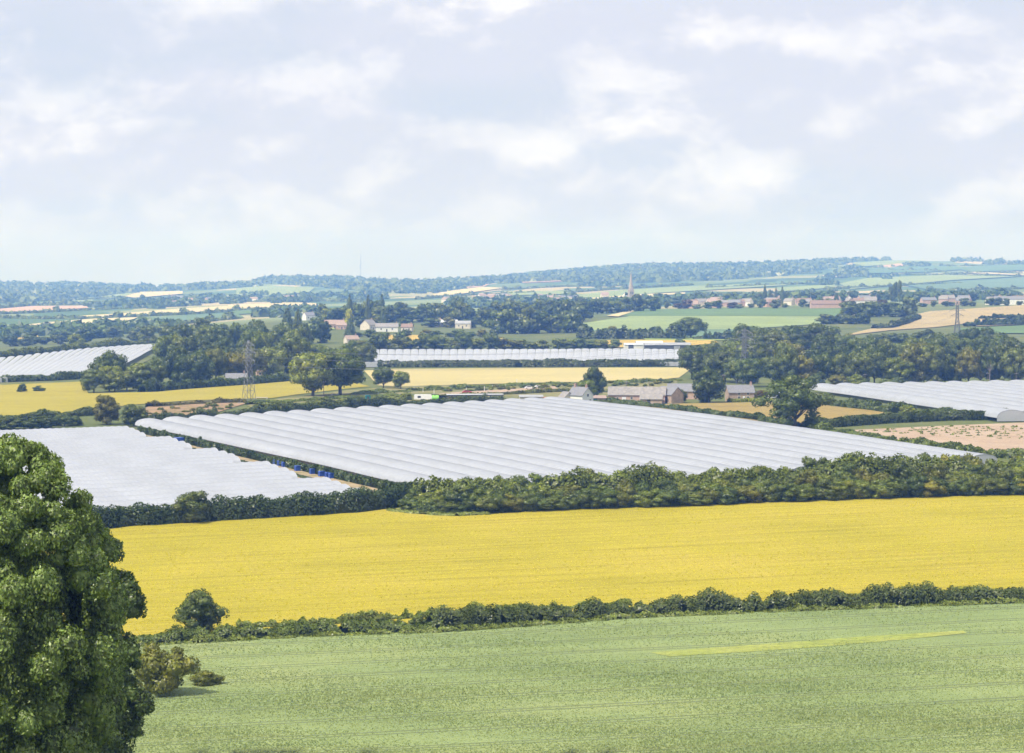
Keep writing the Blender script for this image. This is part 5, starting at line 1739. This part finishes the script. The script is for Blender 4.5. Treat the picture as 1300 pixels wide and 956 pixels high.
# parked cars on the soil track
for q, b, mt, lab in ((672, 494, 'white_paint', 'white car parked on the soil track'), (684, 493, 'white_paint', 'pale car at the right end of the soil track'), (593, 499.5, 'red_paint', 'dark red car on the left of the soil track')):
    p = gp(q, b)
    o = empty('parked_car', p, 0.1, lab, 'car')
    MB().prism([(-2.1, 0.35), (2.1, 0.35), (2.15, 0.75), (1.2, 0.92), (0.6, 1.42), (-1.0, 1.45), (-1.8, 0.95), (-2.15, 0.85)], -0.85, 0.85).build('body', MATS[mt], o)
    MB().prism([(-1.55, 0.96), (0.95, 0.96), (0.5, 1.36), (-0.95, 1.38)], -0.87, 0.87).build('window', MATS['glass'], o)
    for x in (-1.35, 1.35):
        for sy in (-1, 1):
            MB().bar((x, sy * 0.68, 0.33), (x, sy * 0.89, 0.33), 0.33, 0.33, 14).build('wheel', MATS['tyre'], o)
# stacks of rust coloured crates behind the middle tunnels
for q, b, nx, nz, lab in ((514, 443.5, 7, 3, 'large'), (548, 443, 3, 3, 'small right'), (441, 447, 3, 3, 'small left')):
    p = gp(q, b)
    for i in range(nx):
        for k in range(nz - (i % 3 == 2)):
            c = MB()
            x0, z0 = (i - nx / 2) * 1.7, k * 1.25
            c.box(x0, x0 + 1.6, 0, 1.6, z0 + 0.12, z0 + 1.2)
            ob = c.build('pallet_crate', MATS['rust'], None, p)
            tag(ob, 'rust red crate, %s from left on layer %s of the %s stack' % (nth(i), ['one', 'two', 'three'][k], lab), 'crate', 'crates of the %s stack' % lab)
            for sx in (0.1, 0.7, 1.3):
                MB().box(x0 + sx, x0 + sx + 0.2, 0.05, 1.55, z0, z0 + 0.118).build('skid', MATS['pole_wood'], ob)
p = gp(332, 510)
o = empty('trough_rail', p, 0.1, 'pale timber rail beside the left pylon', 'rail')
MB().box(-2.4, 2.4, -0.1, 0.1, 1.6, 1.9).build('rail', MATS['cream_wall'], o)
for sx in (-2.2, 2.2):
    MB().box(sx - 0.12, sx + 0.12, -0.12, 0.12, -0.2, 1.598).build('post', MATS['cream_wall'], o)


# ------------------------------------------------------------------ wheat standing in the near field
def wheat():
    n = 250000
    py = 764 + (985 - 764) * rng.uniform(0, 1, n) ** 0.75
    px = rng.uniform(-30, 1330, n)
    top = np.interp(px, [-420, -100, 230, 560, 800, 1060, 1300, 1700], [852, 838, 818, 804, 786, 776, 767, 750]) + 1.0
    ok = py > top
    px, py = px[ok], py[ok]
    # approximate ground hit by the smooth near-row table
    d0 = np.interp(-py, [-1000, -956, -867, -790, -714], [268, 290, 345, 410, 480])
    rx, rz = ray(px, py)
    for _ in range(6):
        d0 = H(rx * d0, d0) / rz
    x, y = rx * d0, d0
    s = x * math.cos(ANG) + y * math.sin(ANG)
    t = -x * math.sin(ANG) + y * math.cos(ANG)
    pos = np.mod(t + 0.5 * np.sin(s / 37), 12.0)
    tram = (np.abs(pos - 5.1) < 0.32) | (np.abs(pos - 6.9) < 0.32)
    thin = np.sin(s / 23 + np.sin(t / 9) * 2) * np.sin(t / 4.1) > 0.93
    strip = np.zeros(len(px), bool)
    sx_ = [826, 900, 1000, 1100, 1228]
    mid = np.interp(px, sx_, [833, 829, 822, 813, 805])
    strip = (np.abs(py - mid) < np.interp(px, [826, 860, 1000, 1150, 1228], [1, 4, 4.5, 3, 1]) * rng.uniform(0.1, 1.15, len(px))) & (px > 826) & (px < 1228)
    ok = ~(tram | strip)
    x, y, px, py = x[ok], y[ok], px[ok], py[ok]
    m = len(x)
    z = H(x, y)
    g = 0.5 + 0.5 * np.sin(x / 13 + np.sin(y / 7)) * np.sin(y / 9 + x / 31)
    h = (0.42 + 0.16 * g) * rng.uniform(0.8, 1.15, m)
    a = rng.uniform(0, math.pi, m)
    w = rng.uniform(0.05, 0.13, m)
    lx, ly = rng.normal(0, 0.13, m), rng.normal(0, 0.13, m)
    dx, dy = np.cos(a) * w, np.sin(a) * w
    V = np.stack([np.stack([x - dx * 0.5, y - dy * 0.5, z + 0.15], -1), np.stack([x + dx * 0.5, y + dy * 0.5, z + 0.15], -1), np.stack([x + dx + lx, y + dy + ly, z + h * 0.9], -1), np.stack([x - dx + lx * 1.3, y - dy + ly * 1.3, z + h], -1)], 1).reshape(-1, 3)
    Q = np.arange(4 * m).reshape(-1, 4)
    # blade clumps take the light of the standing crop's top
    S = norm(np.stack([lx * 1.5 - dy * 1.2, ly * 1.5 + dx * 1.2, np.full(m, 0.9)], -1))
    nrm = np.cross(V[1::4] - V[0::4], V[3::4] - V[0::4])
    fl = (nrm * S).sum(1) < 0
    Q[fl] = Q[fl][:, ::-1]
    o = link('wheat_crop', mesh_np('wheat_crop', V, Q, MATS['wheat_leaf']))
    tag(o, 'green standing wheat with tramlines across the foreground', 'crop', kind='stuff')


def wheat_mat():
    m, nt, out = new_mat('wheat_leaf')
    geo = nt.nodes.new('ShaderNodeNewGeometry')
    v = coords(nt, (0.03, 0.3, 0.05), -ANG)
    c = ramp(nt, noise(nt, v, 1.0, 6, 0.65), [(0.3, (0.27, 0.34, 0.14)), (0.5, (0.325, 0.385, 0.16)), (0.7, (0.38, 0.42, 0.18))])
    c = mix(nt, 1.0, c, ramp(nt, geo.outputs['Random Per Island'], [(0, 0.88), (0.5, 1.0), (1, 1.1)]), 'MULTIPLY')
    d = nd(nt, 'ShaderNodeBsdfDiffuse', Color=c)
    t = nd(nt, 'ShaderNodeBsdfTranslucent', Color=c)
    mx = nd(nt, 'ShaderNodeMixShader', Fac=0.5)
    nt.links.new(d.outputs[0], mx.inputs[1])
    nt.links.new(t.outputs[0], mx.inputs[2])
    nt.links.new(mx.outputs[0], out.inputs[0])


wheat_mat()
wheat()


def barley():
    """ears of the ripening barley standing just above the field sheet"""
    m, nt, out = new_mat('barley_ear')
    geo = nt.nodes.new('ShaderNodeNewGeometry')
    c = ramp(nt, noise(nt, coords(nt, (0.02, 0.6, 0.02), -ANG), 1.0, 6, 0.65), [(0.3, (0.54, 0.48, 0.055)), (0.5, (0.63, 0.545, 0.065)), (0.7, (0.68, 0.565, 0.09))])
    c = mix(nt, ramp(nt, noise(nt, coords(nt, (0.25, 1, 0.1), -ANG), 0.09, 5, 0.6), [(0.56, 0.0), (0.72, 0.8)]), c, (0.55, 0.56, 0.10))
    c = mix(nt, 1.0, c, ramp(nt, geo.outputs['Random Per Island'], [(0, 0.85), (1, 1.12)]), 'MULTIPLY')
    d, t = nd(nt, 'ShaderNodeBsdfDiffuse', Color=c), nd(nt, 'ShaderNodeBsdfTranslucent', Color=c)
    mx = nd(nt, 'ShaderNodeMixShader', Fac=0.5)
    nt.links.new(d.outputs[0], mx.inputs[1])
    nt.links.new(t.outputs[0], mx.inputs[2])
    nt.links.new(mx.outputs[0], out.inputs[0])
    n = 60000
    px = rng.uniform(100, 1330, n)
    lo = np.interp(px, [-100, 230, 560, 800, 1000, 1300, 1700], [826, 806, 790, 774, 766, 756, 738])
    hi = np.interp(px, [-100, 60, 150, 300, 450, 495, 515, 545, 600, 700, 850, 1000, 1150, 1300, 1700], [690, 677, 668, 659, 651, 645.5, 648, 655, 655, 648, 643, 637, 632, 628, 612])
    py = hi + (lo - hi) * rng.uniform(0, 1, n)
    rx, rz = ray(px, py)
    d0 = np.interp(-py, [-867, -790, -714, -646, -601], [345, 410, 480, 560, 640])
    for _ in range(8): d0 = H(rx * d0, d0) / rz
    x, y = rx * d0, d0
    z = H(x, y)
    s = x * math.cos(ANG) + y * math.sin(ANG)
    t_ = -x * math.sin(ANG) + y * math.cos(ANG)
    pos = np.mod(t_ + 0.8 * np.sin(s / 51), 18.0)
    ok = ~((np.abs(pos - 8.1) < 0.3) | (np.abs(pos - 9.9) < 0.3))
    x, y, z = x[ok], y[ok], z[ok]
    m_ = len(x)
    a = rng.uniform(0, math.pi, m_)
    w = rng.uniform(0.07, 0.15, m_)
    h = 0.09 + rng.uniform(0.04, 0.15, m_)
    dx, dy = np.cos(a) * w, np.sin(a) * w
    lx, ly = rng.normal(0, 0.12, m_), rng.normal(0, 0.12, m_)
    V = np.stack([np.stack([x - dx, y - dy, z], -1), np.stack([x + dx, y + dy, z], -1), np.stack([x + dx + lx, y + dy + ly, z + h], -1), np.stack([x - dx + lx, y - dy + ly, z + h * 0.9], -1)], 1).reshape(-1, 3)
    o = link('barley_crop', mesh_np('barley_crop', V, np.arange(4 * m_).reshape(-1, 4), m))
    tag(o, 'bright yellow barley crop standing across the middle field', 'crop', kind='stuff')


barley()

# ------------------------------------------------------------------ haze
hz, nt, out = new_mat('haze_air')
vol = nt.nodes.new('ShaderNodeVolumePrincipled')
vol.inputs['Color'].default_value = (0.19, 0.39, 1.0, 1)
vol.inputs['Absorption Color'].default_value = (1, 1, 1, 1)
vol.inputs['Density'].default_value = 0.00014
vol.inputs['Anisotropy'].default_value = 0.0
nt.links.new(vol.outputs[0], out.inputs['Volume'])
o = MB().box(-4700, 4700, -70, 12950, -600, 190).build('haze', hz)
tag(o, 'pale blue summer haze over the whole landscape', 'haze', kind='stuff')
